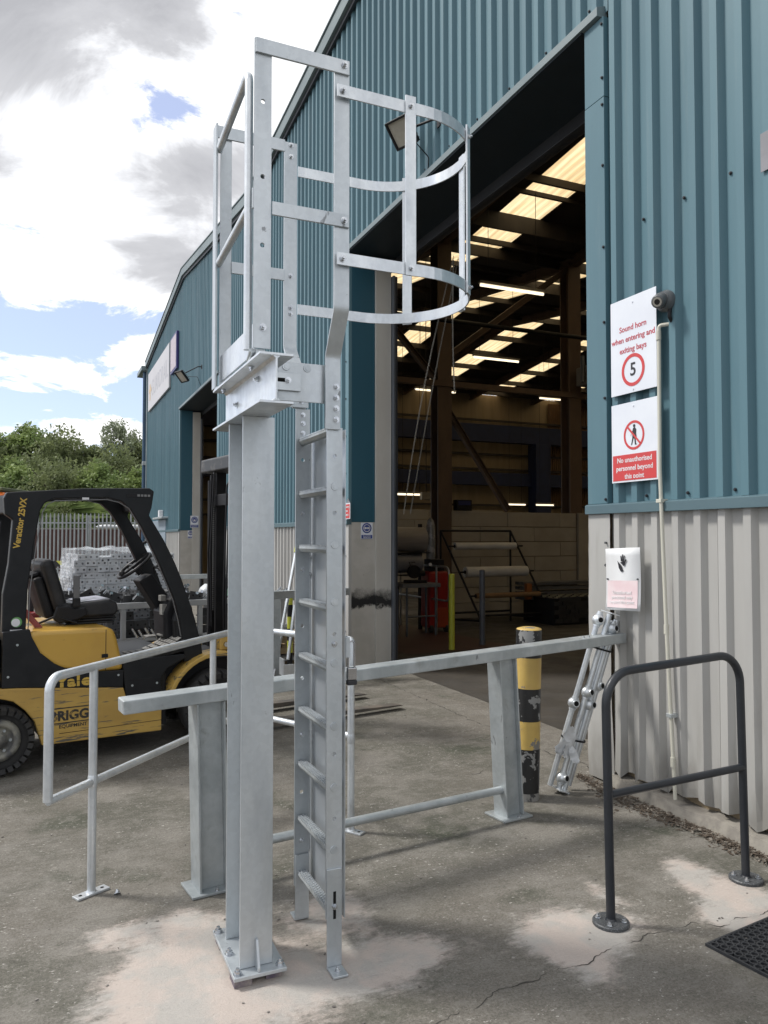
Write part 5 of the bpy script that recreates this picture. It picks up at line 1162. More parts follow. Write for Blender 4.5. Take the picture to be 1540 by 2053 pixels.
    B(MB().box(.26, .30, -.40, .40, 2.05, 2.16), 'mast_crosshead', BLKM, .006); B(MB().box(.26, .30, -.40, .40, .62, .74), 'mast_crosshead', BLKM, .006)
    for z in (.14, .46): B(MB().box(.44, .48, -.50, .50, z, z + .07), 'carriage_bar', BLKM, .005)
    for k in range(7): B(MB().box(.46, .475, -.46 + k * .145, -.43 + k * .145, .54, 1.30), 'load_guard_bar', BLKM, .003)
    B(MB().box(.455, .48, -.48, .48, 1.30, 1.34), 'load_guard_bar', BLKM, .003)
    FORK = mat('fork_steel', (.07, .065, .06), (.14, .12, .10), scale=5, rough=.6)
    for y in (-.41, .25):
        fk = MB().prism([(.485, .035), (.485, .56), (.525, .56), (.53, .09), (1.30, .078), (1.98, .052), (2.02, .040)], 'y', y - .055, y + .055); B(fk, 'fork', FORK, .003)
    return t
forklift()
# second machine cut by the left edge
t = thing('tow_machine', 'dark machine with an orange beacon cut off by the left edge', 'machine', (-.40, 8.93, 0), radians(-23.85))
MB().box(-1.3, .0, .0, .9, 2.235, 2.27).build('roof', mat('dull_green_paint', (.12, .13, .06), rough=.5), t, local=True, bevel=.01)
MB().lathe([(.055, 0), (.055, .07), (.04, .10), (.001, .11)], (-.03, .06, 2.115), 'z', 20).build('beacon', ORNG, t, local=True)
MB().box(-1.3, -.02, .0, .9, 2.06, 2.114).build('canopy', BLKM, t, local=True, bevel=.01)
for x in (-1.25, -.09):
    for y in (.02, .82): MB().box(x, x + .05, y, y + .05, .90, 2.06).build('roof_post', BLKM, t, local=True, bevel=.005)
MB().box(-1.5, .02, .0, .9, .35, .90).build('body', REDP, t, local=True, bevel=.03)
for y in (.1, .8): MB().lathe([(.12, -.07), (.25, -.08), (.27, -.05), (.27, .05), (.25, .08), (.12, .07)], (-.4, y, .27), 'y', 28).build('wheel', RUB, t, local=True)

# ------------------------------------------------------------------ stillage with brackets, wrapped pallet
RS = radians(10.8)
st = thing('stillage', 'long pale steel stillage filled with black brackets behind the forklift', 'stillage', (.79, 9.50, 0), RS)
STM = mat('stillage_grey', (.36, .37, .38), (.30, .31, .32), scale=4, rough=.5, metal=.3)
for x in (-.75, .06, 1.0, 1.72, 2.45):
    for y in (0, .62): MB().box(x, x + .055, y, y + .055, 0, .905).build('leg', STM, st, local=True, bevel=.003)
for y in (-.002, .622): MB().box(-.75, 2.51, y, y + .055, .906, .975).build('top_rail', STM, st, local=True, bevel=.003)
for z in (.10, .52): MB().box(-.75, 2.5, .06, .61, z, z + .02).build('shelf', STM, st, local=True)
MB().box(-.74, 2.5, .0, .05, .515, .56).build('shelf_rail', STM, st, local=True, bevel=.003)
MB().box(-.74, 2.5, .06, .615, .90, .915).build('top_deck', STM, st, local=True)
bk = MB().box(-.085, .085, -.006, .006, -.05, .05).box(-.085, .085, .0065, .09, -.05, -.040)
bkm = bk.build('bracket', BRKT); bkme = bkm.data; bpy.data.objects.remove(bkm)
hb_ = MB().cyl((-.045, -.0062, .0), (-.045, -.0068, .0), .012, 10, smooth=False).cyl((.045, -.0062, .0), (.045, -.0068, .0), .012, 10, smooth=False).build('bolt_holes', HOLE); hbme = hb_.data; bpy.data.objects.remove(hb_)
Ms = Matrix.Translation((.79, 9.50, 0)) @ Matrix.Rotation(RS, 4, 'Z')
def bracket(x, y, z, rot, lab, grp, e=None):
    o = bpy.data.objects.new('bracket', bkme); col.objects.link(o); o.matrix_world = Ms @ Matrix.Translation((x, y, z)) @ Matrix.Rotation(rot, 4, 'Y') @ (Matrix.Rotation(e, 4, 'X') if e else Matrix.Identity(4))
    props(o, lab, 'bracket', grp); h_ = link('bolt_holes', hbme, o); h_['kind'] = 'stuff'; return o
rnd = random.Random(4)
for (xa, xb) in ((.15, .95), (1.12, 1.75)):
    for lvl, zs in enumerate(((.175, .28, .385), (.60, .705, .81))):
        for z in zs:
            x = xa
            while x < xb:
                if not (xa < 1 and lvl == 1 and z > .65 and rnd.random() < .3): bracket(x + rnd.uniform(-.01, .01), .10 + rnd.uniform(-.02, .03), z, rnd.uniform(-.05, .05), 'black drilled steel bracket stacked on a shelf of the stillage', 'brackets on the stillage shelves')
                x += .178
for k in range(34):
    x = rnd.uniform(-.70, 1.0) if k < 26 else rnd.uniform(1.0, 2.2)
    bracket(x, rnd.uniform(.05, .45), 1.0 + rnd.uniform(0, .09) * (1 if x < 1 else .3), rnd.uniform(-.5, .5), 'black drilled bracket lying loose in the heap on top of the stillage', 'brackets heaped on the stillage', rnd.uniform(-1.2, .3))
for k in range(58):
    x = rnd.uniform(-.7, 2.3); y = rnd.uniform(.05, .5); z = 1.0 + (rnd.uniform(.03, .14) if x < 1 else rnd.uniform(.0, .03)); a_ = rnd.uniform(-.5, .5); d_ = Vector((sin(a_) * .5, -.6, .45)).normalized()
    if k == 0:
        sbm = MB().cyl((0, 0, -.045), (0, 0, .045), .013, 10).cyl((0, 0, .045), (0, 0, .058), .021, 6, smooth=False).build('spigot', ZINC); spme = sbm.data; bpy.data.objects.remove(sbm)
    o = bpy.data.objects.new('spigot', spme); col.objects.link(o); o.matrix_world = Ms @ Matrix.Translation((x, y, z)) @ d_.to_track_quat('Z', 'Y').to_matrix().to_4x4()
    props(o, 'bright zinc bolt sticking out of the bracket heap on the stillage', 'bolt', 'bright bolts in the bracket heap')
for k in range(6):
    o = bpy.data.objects.new('spigot', spme); col.objects.link(o); o.matrix_world = Ms @ Matrix.Translation((.22 + k * .075, .03, .62 - (k % 2) * .02)) @ Vector((.45, -.2, -.9)).to_track_quat('Z', 'Y').to_matrix().to_4x4() @ Matrix.Scale(1.2, 4)
    props(o, 'bright zinc bolt laid in a row on the stillage shelf', 'bolt', 'bolts on the stillage shelf')
# wrapped pallet load
wp = thing('wrapped_pallet', 'white shrink-wrapped pallet load of drilled plates behind the forklift seat', 'pallet load', (.85, 10.75, 0), RS)
g = MB(); nx, nz_, ny = 30, 22, 14; W2, H0, H1, D2_ = .62, .16, 1.60, .42
def lump(p):
    q = Vector(p); n_ = noise.noise_vector(q * 2.3) * .075 + noise.noise_vector(q * 7.0) * .030; k_ = max(0, q.z - 1.2) * .25; return Vector((q.x * (1 - k_ * .7), q.y * (1 - k_), q.z)) + n_
def grid(f, nu, nv):
    b0 = len(g.v); g.v += [tuple(lump(f(i / nu, j / nv))) for i in range(nu + 1) for j in range(nv + 1)]
    for i in range(nu):
        for j in range(nv): a = b0 + i * (nv + 1) + j; g.f.append((a, a + nv + 1, a + nv + 2, a + 1)); g.sm.append(True)
grid(lambda a, b: (-W2 + 2 * W2 * a, -D2_, H0 + (H1 - H0) * b), nx, nz_); grid(lambda a, b: (W2 - 2 * W2 * a, D2_, H0 + (H1 - H0) * b), nx, nz_)
grid(lambda a, b: (-W2, D2_ - 2 * D2_ * a, H0 + (H1 - H0) * b), ny, nz_); grid(lambda a, b: (W2, -D2_ + 2 * D2_ * a, H0 + (H1 - H0) * b), ny, nz_)
grid(lambda a, b: (-W2 + 2 * W2 * a, -D2_ + 2 * D2_ * b, H1), nx, ny)
CLEAR = mat('clear_shrink_film', (.80, .83, .86), (.70, .73, .76), scale=6, rough=.12, r2=.3, bump=.02, bscale=6)
CLEAR.node_tree.nodes['Principled BSDF'].inputs['Alpha'].default_value = .24
g.build('shrink_wrap', CLEAR, wp, local=True)
PPL = mat('pale_drilled_plate', (.52, .54, .56), (.40, .42, .45), scale=5, rough=.5, metal=.1)
pb = MB().box(-.066, .066, -.03, .03, -.036, .036).build('drilled_plate', PPL); pbm = pb.data; bpy.data.objects.remove(pb)
ph = MB().cyl((-.036, -.0302, 0), (-.036, -.0312, 0), .0135, 8, smooth=False).cyl((.036, -.0302, 0), (.036, -.0312, 0), .0135, 8, smooth=False).build('bolt_holes', mat('hole_grey', (.05, .05, .055))); phm = ph.data; bpy.data.objects.remove(ph)
rnd = random.Random(9)
for j_ in range(18):
    for i_ in range(9):
        for side in ((0, 1) if i_ < 5 else (0,)):
            z = .20 + j_ * .0765; k_ = max(0, z - 1.2) * .25; o = link('drilled_plate', pbm, wp)
            if side == 0: p = Vector((-.55 * (1 - k_) + i_ * .137 + (.03 if j_ % 2 else 0), -.355 + rnd.uniform(-.022, .012) - 0, z)); o.rotation_euler = (rnd.uniform(-.12, .12), rnd.uniform(-.05, .05), rnd.uniform(-.12, .12))
            else: p = Vector((-.565 * (1 - k_) + rnd.uniform(-.015, .015), -.26 + i_ * .137, z)); o.rotation_euler = (0, rnd.uniform(-.05, .05), -pi / 2 + rnd.uniform(-.1, .1))
            if j_ > 15 and rnd.random() < .35: p.z -= .04
            o.location = p; h_ = link('bolt_holes', phm, o); h_['kind'] = 'stuff'
MB().box(-.50, .54, -.31, .36, .15, 1.50).build('load_core', PPL, wp, local=True)
for k in range(3): MB().box(-.6 + k * .52, -.46 + k * .52, -.4, .4, 0, .11).build('pallet_block', WOOD, wp, local=True, bevel=.004)
MB().box(-.62, .62, -.42, .42, .115, .14).build('pallet_deck', WOOD, wp, local=True, bevel=.004)
t = thing('plastic_bag', 'crumpled clear plastic bag on the right part of the stillage', 'bag', (1.98, 9.9, 1.0))
g = MB().lathe([(.001, 0), (.10, .01), (.13, .06), (.11, .12), (.05, .16), (.001, .17)], (0, 0, 0), 'z', 22); g.v = [tuple(Vector((1.95, 9.98, .985)) + Vector(v) + noise.noise_vector(Vector(v) * 14) * .03) for v in g.v]; g.build('bag', BAG, t)
t = thing('plastic_bag', 'tall white plastic bag standing beside the forklift mast', 'bag', (2.38, 10.0, 1.0))
g = MB().lathe([(.001, 0), (.09, .01), (.10, .10), (.07, .22), (.02, .27), (.001, .28)], (0, 0, 0), 'z', 22); g.v = [tuple(Vector((2.42, 10.08, .985)) + Vector(v) + noise.noise_vector(Vector(v) * 12) * .03) for v in g.v]; g.build('bag', BAG, t)
t = thing('wrap_scrap', 'pale green scrap of wrap on the stillage beside the clear bag', 'wrap', (2.1, 9.85, 1.0)); crumple((2.12, 9.80, 1.03), [((1, -.2, .4), .17, .035)], GREEN, t, 'scrap')

# ------------------------------------------------------------------ barriers and clutter by the pier between the doors
t = thing('crash_barrier', 'short galvanised crash barrier by the wall between the two doorways', 'barrier', (2.9, 9.0, 0))
g = MB(); M_ = Matrix.Translation((2.25, 8.86, 1.02)) @ Matrix.Rotation(radians(12), 4, 'Z'); g.box(0, 1.32, -.05, .05, 0, .09, M_); g.build('top_rail', GALVD, t, bevel=.005)
for x, y in ((2.50, 8.92), (3.30, 9.09)):
    g = MB(); g.box(x - .075, x + .075, y - .075, y - .065, .012, 1.018).box(x - .075, x + .075, y + .065, y + .075, .012, 1.018).box(x - .005, x + .005, y - .064, y + .064, .012, 1.018); g.build('post', GALVD, t); MB().box(x - .12, x + .12, y - .12, y + .12, .001, .0118).build('base_plate', GALVD, t)
t = thing('hazard_post', 'thin black and yellow striped post behind the ladder', 'post', (2.86, 9.4, 0)); 
for k in range(7): MB().cyl((2.86, 9.4, .15 * k), (2.86, 9.4, .15 * k + .149), .035, 14).build('band', BLKM if k % 2 else SLIMY, t)
t = thing('steel_prop', 'pale tube leaning against the wall behind the ladder, yellow cap on top', 'tube', (2.5, 8.7, 0))
MB().cyl((2.46, 8.80, .02), (2.92, 9.35, 1.55), .022, 12).build('tube', GALVB, t); MB().cyl((2.922, 9.352, 1.556), (2.945, 9.38, 1.63), .030, 12).build('end_cap', SLIMY, t)
t = thing('steel_bracket_stand', 'galvanised bracket foot with a short leaning tube behind the ladder', 'bracket', (2.62, 8.6, 0))
MB().cyl((2.60, 8.62, .34), (2.72, 8.75, .95), .020, 12).build('tube', GALVB, t); g = MB(); g.box(2.52, 2.78, 8.52, 8.535, .18, .30).box(2.52, 2.535, 8.536, 8.7, .18, .36).box(2.52, 2.78, 8.536, 8.70, .165, .1795); g.build('foot', GALVB, t, bevel=.003); MB().box(2.53, 2.77, 8.54, 8.7, .0, .16).build('block', BLKM, t)
pl_ = thing('pallet_stack', 'wooden pallet stack against the grey wall behind the ladder', 'pallets', (3.05, 10.5, 0))
for lv in range(3):
    z = lv * .145
    for k in range(3): MB().box(2.7, 3.6, 10.3 + k * .35, 10.4 + k * .35, z + .001, z + .095).build('bearer', WOOD, pl_, bevel=.003)
    for k in range(6): MB().box(2.72 + k * .15, 2.82 + k * .15, 10.28, 11.12, z + .097, z + .118).build('deck_board', WOOD, pl_, bevel=.002)
t = thing('guard_rail', 'pale box-section guard rail in front of the far doorway', 'barrier', (2.6, 14.2, 0))
M_ = Matrix.Translation((1.5, 13.9, 1.0)) @ Matrix.Rotation(radians(12), 4, 'Z'); g = MB().box(0, 2.1, -.04, .04, 0, .08, M_); g.build('top_rail', GALVD, t, bevel=.004)
for f in (.15, 1.95): MB().box(f - .04, f + .04, -.04, .04, -.999, -.002, M_).build('post', GALVD, t, bevel=.003)
t = thing('dark_crate', 'dark crate behind the guard rail at the far doorway', 'crate', (3.3, 15.6, 0)); MB().box(3.0, 3.55, 15.3, 15.9, 0, .95).build('crate_body', BLKM, t, bevel=.01); MB().box(2.98, 3.57, 15.28, 15.92, .951, 1.0).build('lid', BLKM, t, bevel=.01)

# hazard-striped swing barrier further back in the yard
t = thing('striped_barrier', 'yellow and black striped barrier boards in front of the palisade fence', 'barrier', (.2, 23.4, 0), radians(-23.85))
for z in (.93, .46): MB().box(-2.0, 1.9, -.02, .02, z, z + .16).build('striped_board', STRIPE, t, local=True)
for x in (-2.0, -.6, .8, 1.85): MB().box(x, x + .07, .021, .09, 0, 1.15).build('post', GALVD, t, local=True)
# palisade fence, gate and brick wall
def palisade(name, lab, x0, x1, P, ztop, n_post, stepx=.162):
    t = thing(name, lab, 'fence', P, radians(-23.85))
    prof = [(-.034, 0), (-.018, .0), (-.010, -.016), (.010, -.016), (.018, 0), (.034, 0)]
    g = MB(); th = .004; zt = ztop - .12; vs = []
    for z, k in ((.06, 1), (zt, 1), (ztop - .03, .55), (ztop, .15)):
        vs += [(x * k, y, z) for x, y in prof]
    g.add(vs, [(i * 6 + j, i * 6 + j + 1, i * 6 + 7 + j, i * 6 + 6 + j) for i in range(3) for j in range(5)])
    base = None; x = x0
    while x < x1:
        if base is None: base = g.build('pale', PALE, t, local=True); o = base
        else: o = base.copy(); col.objects.link(o); o.parent = t
        o.location = (x, -.03, 0); x += stepx
    for z in (.45, ztop - .42): MB().box(x0, x1, -.025, .0, z, z + .05).build('rail', PALE, t, local=True)
    for k in range(n_post): xp = x0 + (x1 - x0) * k / max(1, n_post - 1); MB().box(xp - .05, xp + .05, .002, .10, 0, ztop - .1).build('post', PALE, t, local=True, bevel=.003)
palisade('palisade_fence', 'galvanised palisade fence with pointed pales closing the far end of the yard', 0, 4.9, (-.62, 34.2, 0), 2.72, 3)
palisade('palisade_gate', 'lower galvanised palisade gate at the far left of the yard', -9, 0, (-.75, 34.35, 0), 2.50, 5, .21)
bw = thing('brick_wall', 'low dark red brick wall behind the palisade fence', 'wall', (1, 38.5, 0), radians(-23.85))
g = MB(); rnd = random.Random(2)
for r_ in range(27):
    x = -14 + (.11 if r_ % 2 else 0)
    while x < 8: g.box(x, x + .215, -.05 + rnd.uniform(-.003, .003), .05, r_ * .078, r_ * .078 + .066); x += .225
g.build('brick', BRICKR, bw, local=True, kind='stuff'); MB().box(-14, 8, -.04, .2, 0, 2.1).build('mortar_core', mat('red_mortar', (.07, .05, .045), rough=.95), bw, local=True)
MB().box(-14, 8, -.08, .24, 2.101, 2.16).build('coping', CONC, bw, local=True, bevel=.01)
for k, (x, lab) in enumerate(((1.9, 'white sack on the coping of the brick wall, left of the two'), (3.0, 'longer white sack on the coping of the brick wall near the building corner'))):
    t = thing('white_sack', lab, 'sack', (1 + x * .9, 38.5 - x * .4, 2.16), radians(-23.85)); g = MB().lathe([(.001, 0), (.35, .02), (.42, .12), (.30, .22), (.001, .25)], (0, 0, 0), 'z', 18); g.v = [(v[0] * (1.3 + k), v[1] * .25, v[2] * .7) for v in g.v]; g.build('sack', BAG, t, local=True)

# ------------------------------------------------------------------ trees beyond the fence
def crown(seed, rx, rz, n, leaf, birch=False):
    rnd = random.Random(seed); g = MB(); lob = []
    for k in range(26):
        a_ = rnd.uniform(0, 2 * pi); h = rnd.uniform(-1, 1); rr = math.sqrt(max(0, 1 - h * h)) * rnd.uniform(.25, .85)
        lob.append((Vector((rx * rr * cos(a_), rx * rr * sin(a_), rz * h * .85)), rnd.uniform(.28, .5) * rx))
    vs = []; fs = []
    for i_ in range(n):
        c, r = lob[rnd.randrange(len(lob))]
        d = Vector((rnd.gauss(0, 1), rnd.gauss(0, 1), rnd.gauss(0, .8))).normalized() * r * (rnd.random() ** .45)
        p = c + d
        if noise.noise(p * 1.7 + Vector((seed, 0, 0))) < -.18: continue
        if birch: p.z -= abs(rnd.gauss(0, .18))
        nn = Vector((rnd.gauss(0, 1), rnd.gauss(0, 1), rnd.gauss(.5, .8))).normalized(); u = nn.orthogonal().normalized(); u.rotate(Matrix.Rotation(rnd.uniform(0, 6.28), 3, nn)); v = nn.cross(u)
        s = leaf * rnd.uniform(.6, 1.35); b = len(vs)
        vs += [p - u * s, p + v * s * .55, p + u * s, p - v * s * .55]; fs.append((b, b + 1, b + 2, b + 3))
    g.v = [tuple(v) for v in vs]; g.f = fs; g.sm = [False] * len(fs); return g
CR = []
for k, (sd_, rx, rz, n_, lf, m) in enumerate(((1, 2.3, 3.0, 15000, .105, 0), (2, 2.0, 2.4, 13000, .10, 1), (3, 1.7, 3.4, 11000, .085, 2), (4, 2.5, 2.2, 15000, .10, 0))):
    o = crown(sd_, rx, rz, n_, lf, k == 2).build('crown', LEAF[m]); CR.append((o.data, rz)); bpy.data.objects.remove(o)
def tree(x, y, ztop, kind, s, lab, grp, m=None):
    me, rz = CR[kind]; rz_ = rz * s
    t = thing('tree', lab, 'tree', (x, y, 0), group=grp)
    zc_ = ztop - rz_ * 1.08
    g = MB(); rnd = random.Random(int(x * 31 + y)); pts = [(0, 0, 0), (rnd.uniform(-.2, .2), .1, zc_ * .4), (rnd.uniform(-.3, .3), 0, zc_), (rnd.uniform(-.4, .4), .1, zc_ + rz_ * .6)]
    g.tube(pts, [.16, .13, .09, .03], 8)
    for k in range(6):
        a_ = rnd.uniform(0, 6.28); z = zc_ + rnd.uniform(-.6, .4) * rz_; r_ = rnd.uniform(.5, 1.1) * s * 1.6; g.tube([(0, 0, z), (r_ * .5 * cos(a_), r_ * .5 * sin(a_), z + r_ * .4), (r_ * cos(a_), r_ * sin(a_), z + r_)], [.06, .04, .015], 6)
    g.build('trunk', BARK, t, local=True)
    o = link('crown', me, t); o.location = (0, 0, zc_); o.scale = (s, s, s); o.rotation_euler = (0, 0, x * 2.3)
    return t
TG = 'trees beyond the palisade fence'
TL = {0: 'dense olive-green tree', 1: 'fresh green rounded tree', 2: 'tall grey-green birch-like tree', 3: 'broad olive-green tree'}
rows = [(-2.5, 51.2, 8.35, 0, 1.0, 'at the far left of the tree line behind the fence'), (-1.1, 50.6, 8.6, 1, 1.1, 'above the forklift rear post, second from left in the line'), (.1, 51.0, 8.1, 0, .95, 'in the tree line above the cab roof, left half'), (.9, 48.4, 7.9, 3, 1.0, 'broadest crown above the middle of the cab roof'), (2.1, 49.0, 7.6, 0, .9, 'in the tree line just right of the cab roof middle'), (3.0, 50.5, 7.3, 1, .85, 'in the dip of the tree line left of the tallest crown'), (4.1, 48.4, 9.15, 2, 1.0, 'with the tallest crown of the whole line'), (5.2, 49.0, 8.2, 0, .95, 'between the tallest crown and the building corner'), (6.6, 48.3, 8.1, 2, .9, 'beside the downpipe at the building corner'), (7.6, 49.5, 8.2, 3, 1.0, 'half hidden by the building corner')]
for x, y, z, k, s, l in rows: tree(x, y, z, k, s, TL[k] + ' ' + l, TG)
for x, y, z, k, s, l in ((-5.2, 52, 8.3, 3, 1.1, 'just outside the left end of the tree line'), (-8, 53, 8.6, 0, 1.15, 'further out left behind the gate'), (-11, 54, 8, 1, 1.2, 'furthest left behind the yard')): tree(x, y, z, k, s, TL[k] + ' ' + l, TG)
for x, y, z, k, s, l in ((-1.4, 43.5, 5.6, 1, 1.0, 'low behind the forklift rear post'), (.8, 42.0, 5.5, 3, .9, 'low and bright above the middle of the fence'), (2.7, 42.0, 5.7, 1, 1.0, 'low and bright right of the fence middle'), (4.6, 41.8, 5.5, 1, .95, 'low beside the building corner'), (-4, 44.5, 5.4, 3, 1, 'low behind the palisade gate'), (.0, 45.5, 6.3, 0, 1.0, 'half-height between two tall ones on the left'), (3.6, 45.0, 6.6, 3, 1.0, 'half-height beneath the tallest crown'), (6.2, 44.5, 6.3, 0, 1.0, 'half-height at the building corner')):
    tree(x, y, z, k, s, TL[k] + ' ' + l, TG)
g = crown(17, 1, 1, 30000, .16); g.v = [(v[0] * 13 - 0.5, v[1] * 1.6, v[2] * 3.3) for v in g.v]
o = g.build('undergrowth', LEAF[0]); o.location = (.5, 54, 2.6); props(o, kind='stuff')
g = crown(18, 1, 1, 16000, .13); g.v = [(v[0] * 12 - 0.5, v[1] * 1.0, v[2] * 1.3) for v in g.v]
o = g.build('undergrowth', LEAF[1]); o.location = (.5, 40.7, 1.9); o.rotation_euler.z = radians(-23.85); props(o, kind='stuff')

# ------------------------------------------------------------------ inside the doorway
# A-frame roll stand
rs = thing('roll_stand', 'dark steel A-frame stand holding sheeting rolls against the block wall', 'stand', (8.2, 13.6, 0))
y0 = 13.7
def bar(p, q, r=.022, m=BLKM, nm='frame_bar', par=rs): MB().cyl(p, q, r, 8).build(nm, m, par)
bar((7.3, y0, 1.88), (8.95, y0, 1.88)); 
for x in (7.3, 8.95): bar((x, y0, 0), (x, y0, 1.88)); bar((x, y0, 1.88), (x + .55, y0 - .75, 0)); bar((x, y0, .12), (x + .5, y0 - .68, .12))
bar((7.3, y0, .22), (8.95, y0, .22)); bar((7.8, y0 - .7, .22), (9.4, y0 - .7, .22))
for x, z, r, x1, lab, m in ((7.50, 1.57, .072, 8.92, 'upper thin white roll of sheeting on the A-frame stand', ROLLW), (7.62, 1.06, .105, 9.05, 'middle thick white roll of sheeting on the A-frame stand', ROLLW), (7.75, .60, .05, 9.25, 'lowest brown cardboard roll on the A-frame stand', mat('cardboard_core', (.22, .13, .06), rough=.8))):
    yy = y0 - .1 - (1.88 - z) * .4
    bar((x - .15, yy, z), (x1 + .18, yy, z), .018, nm='spindle'); t = thing('sheeting_roll', lab, 'roll', ((x + x1) / 2, yy, z)); MB().cyl((x, yy, z), (x1, yy, z), r, 28).build('sheet', m, t); MB().cyl((x - .012, yy, z), (x1 + .012, yy, z), .035, 16).build('core', BLKM, t)
# wrapped sheets and bench with saw on the left
t = thing('wrapped_sheets', 'large brown-grey wrapped roll on the left rack inside the doorway, upper of the two', 'roll', (6.0, 13.0, 1.7)); g = MB().cyl((5.2, 12.9, 1.72), (6.5, 12.9, 1.70), .23, 28); g.build('wrapped_roll', FILMD, t)
t = thing('wrapped_sheets', 'grey wrapped roll under the brown one on the left rack', 'roll', (6.0, 13.0, 1.3)); MB().cyl((5.2, 12.9, 1.27), (6.42, 12.9, 1.27), .18, 28).build('wrapped_roll', mat('grey_wrap', (.20, .20, .21), (.15, .15, .16), scale=4, rough=.4), t)
t = thing('roll_rack', 'black rack frame carrying the wrapped rolls at the left inside the doorway', 'rack', (5.9, 13.0, 0))
for x in (5.3, 6.55): MB().box(x, x + .06, 13.15, 13.21, 0, 2.0).build('upright', BLKM, t)
for z in (1.06, 1.47): MB().box(5.2, 6.65, 12.75, 13.14, z - .02, z + .0).build('rack_arm', BLKM, t)
t = thing('work_bench', 'grey steel bench on tube legs behind the tube gate', 'bench', (6.1, 12.5, 0))
MB().box(5.75, 6.50, 12.2, 12.7, .86, .93).build('bench_top', mat('bench_grey', (.16, .165, .17), rough=.5), t, bevel=.004)
for x in (5.85, 6.42):
    for y in (12.24, 12.62): MB().cyl((x, y, 0), (x, y, .858), .02, 10).build('leg', GUIDE, t)
MB().cyl((5.85, 12.24, .35), (6.42, 12.24, .35), .015, 8).build('brace', GUIDE, t)
t = thing('chop_saw', 'black chop saw standing on the grey bench', 'saw', (6.1, 12.45, .93)); MB().box(5.95, 6.28, 12.3, 12.6, .932, .98).build('saw_base', BLKM, t, bevel=.01); MB().cyl((6.08, 12.40, 1.13), (6.08, 12.46, 1.13), .12, 24).build('blade_guard', BLKM, t, bevel=.004); MB().cyl((6.14, 12.5, 1.10), (6.32, 12.5, 1.10), .05, 16).build('motor', BLKM, t); MB().tube([(6.08, 12.46, 1.15), (6.0, 12.46, 1.30), (6.12, 12.46, 1.30)], .012, 8).build('handle', BLKM, t)
t = thing('gas_trolley', 'red cabinet trolley standing behind the inner tube gate', 'trolley', (6.68, 12.75, 0))
MB().box(6.47, 6.88, 12.6, 12.95, .08, 1.12).build('cabinet', REDP, t, bevel=.04, seg=3); MB().box(6.62, 6.86, 12.585, 12.598, .1, .45).build('lower_panel', mat('orange_red_panel', (.34, .05, .015), rough=.5), t); 
for x in (6.52, 6.84): MB().cyl((x - .03, 12.62, .07), (x + .03, 12.62, .07), .07, 16).build('wheel', RUB, t)
MB().box(6.52, 6.80, 12.62, 12.9, 1.125, 1.34).build('control_box', BLKM, t, bevel=.01); MB().lathe([(.03, 0), (.03, .02)], (6.5, 12.6, 1.25), 'y', 14).build('gauge', OFFW, t)
t = thing('wrapped_column', 'tall grey bundle wrapped in clear film beside the brown column', 'bundle', (6.62, 12.8, 1.3)); g = MB().lathe([(.08, 0), (.09, .3), (.085, .6), (.05, .72), (.01, .76)], (6.62, 12.82, 1.345), 'z', 16); g.v = [tuple(Vector(v) + noise.noise_vector(Vector(v) * 9) * .015) for v in g.v]; g.build('wrap', mat('clear_wrap', (.20, .20, .205), (.32, .32, .33), scale=9, lo=.5, hi=.62, rough=.12), t)
tg = thing('tube_gate', 'slim galvanised two-rail tube gate just inside the doorway', 'gate', (6.53, 13.2, 0))
TGM = mat('gate_tube_steel', (.34, .36, .38), rough=.35, metal=.6)
MB().tube(bend([(6.50, 14.0, 1.23), (6.55, 11.98, 1.22), (6.55, 11.98, .62), (6.50, 14.0, .62)], .12, 6), .019, 12).build('rail_loop', TGM, tg)
for y in (13.95, 12.42): MB().cyl((6.53, y, 0), (6.53, y, 1.24), .020, 12).build('post', TGM, tg)
# steel rack and bracket stack to the right
t = thing('steel_rack', 'low rack of long grey steel sections by the block wall', 'steel', (10.2, 13.6, 0))
for k, z in enumerate((.46, .56, .66, .76)):
    for j in range(3): MB().box(9.05, 12.0, 13.30 + j * .14, 13.40 + j * .14, z, z + .06).build('steel_section', mat('mill_steel', (.075, .08, .085), (.11, .11, .11), scale=3, rough=.45), t, bevel=.003)
for x in (9.3, 10.6, 11.8): MB().box(x, x + .07, 13.28, 13.75, 0, .455).build('support', BLKM, t)
MB().box(9.02, 9.14, 13.2, 13.3, .48, .80).build('orange_clamp', mat('orange_brown_paint', (.30, .10, .02), rough=.6), t, bevel=.01)
bs = thing('bracket_pallet', 'low pallet stacked with dark drilled plates inside the doorway, right side', 'pallet load', (10.1, 12.6, 0))
rnd = random.Random(8); pr_ = None
for lv in range(6):
    for k in range(10):
        o = bpy.data.objects.new('plate', bkme); col.objects.link(o); o.parent = bs
        o.location = (-.75 + k * .19 + (.09 if lv % 2 else 0), .0 + rnd.uniform(-.03, .03), .09 + lv * .085); o.scale = (1.05, 1, .8); o.rotation_euler = (0, rnd.uniform(-.03, .03), 0)
MB().box(-.85, 1.1, .02, .9, .0, .53).build('pallet_core', BLKM, bs, local=True)
for a_ in range(9):
    for b_ in range(4): MB().cyl((-.72 + a_ * .2, .12 + b_ * .2, .531), (-.72 + a_ * .2, .12 + b_ * .2, .56), .04, 10).build('bolt_end', mat('pale_bolt_end', (.30, .28, .2), rough=.5), bs, local=True)
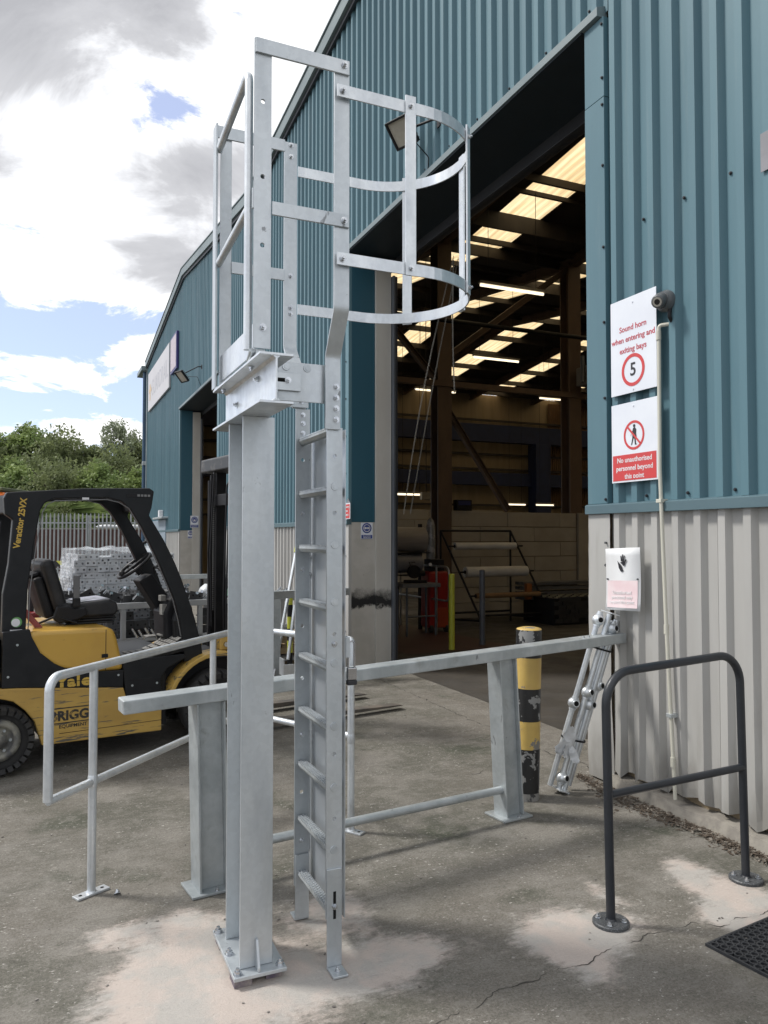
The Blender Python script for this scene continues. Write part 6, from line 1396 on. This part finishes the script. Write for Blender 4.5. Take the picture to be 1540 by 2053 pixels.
t = thing('wall_display', 'small dark blue display unit on top of the block wall beside the column', 'display', (8.3, 14.5, 2.45)); MB().box(8.12, 8.50, 14.50, 14.66, 2.322, 2.56).build('casing', BLKM, t, bevel=.01); MB().box(8.16, 8.46, 14.492, 14.499, 2.44, 2.53).build('screen', mat('dim_blue_screen', (.02, .03, .12), rough=.3), t)
for x, lab in ((10.1, 'pale switch box hanging left of the navy column'), (7.4, 'pale switch box hanging in the workshop corner')):
    t = thing('switch_box', lab, 'box', (x, 20.2, 2.9)); MB().box(x, x + .34, 20.1, 20.25, 2.85, 3.06).build('casing', mat('switch_grey', (.26, .24, .2), rough=.6), t, bevel=.01); MB().cyl((x + .17, 20.17, 3.06), (x + .17, 20.17, 8.7), .012, 8).build('conduit', BLKM, t)
t = thing('heater', 'grey box heater hung on the right hand column', 'heater', (11.3, 14.3, 5.4)); MB().box(11.3, 12.1, 14.1, 14.5, 5.25, 5.68).build('casing', mat('heater_grey', (.20, .19, .17), rough=.5), t, bevel=.02); MB().cyl((11.25, 14.2, 5.3), (11.25, 14.2, 5.9), .05, 12).build('flue', GUIDE, t)
# hand chains of the door hoist
ch = thing('hoist_chain', 'pair of long thin hand chains hanging inside the doorway', 'chain', (4.6, 8.6, 2))
def chain(pa, pb, sag):
    g = MB(); n = 150; pa, pb = Vector(pa), Vector(pb)
    for k in range(n):
        f = k / n; p = pa.lerp(pb, f) + Vector((-sag * sin(pi * f), 0, 0)); a_ = (k % 2) * pi / 2; w = Vector((cos(a_ + .4), sin(a_ + .4), 0)) * .009; z = Vector((0, 0, .020))
        g.tube([p + z - w * .2, p + w, p - z + w * .2, p - w], .0028, 4, closed=True)
    g.build('chain_run', mat('chain_zinc', (.34, .33, .30), rough=.4, metal=.5), ch, kind='stuff')
chain((4.78, 8.60, 5.35), (4.35, 9.20, 2.05), .06); chain((4.86, 8.62, 5.35), (4.47, 9.25, 2.05), .02)
chain((4.78, 8.60, 5.30), (4.80, 8.62, 3.6), .02)
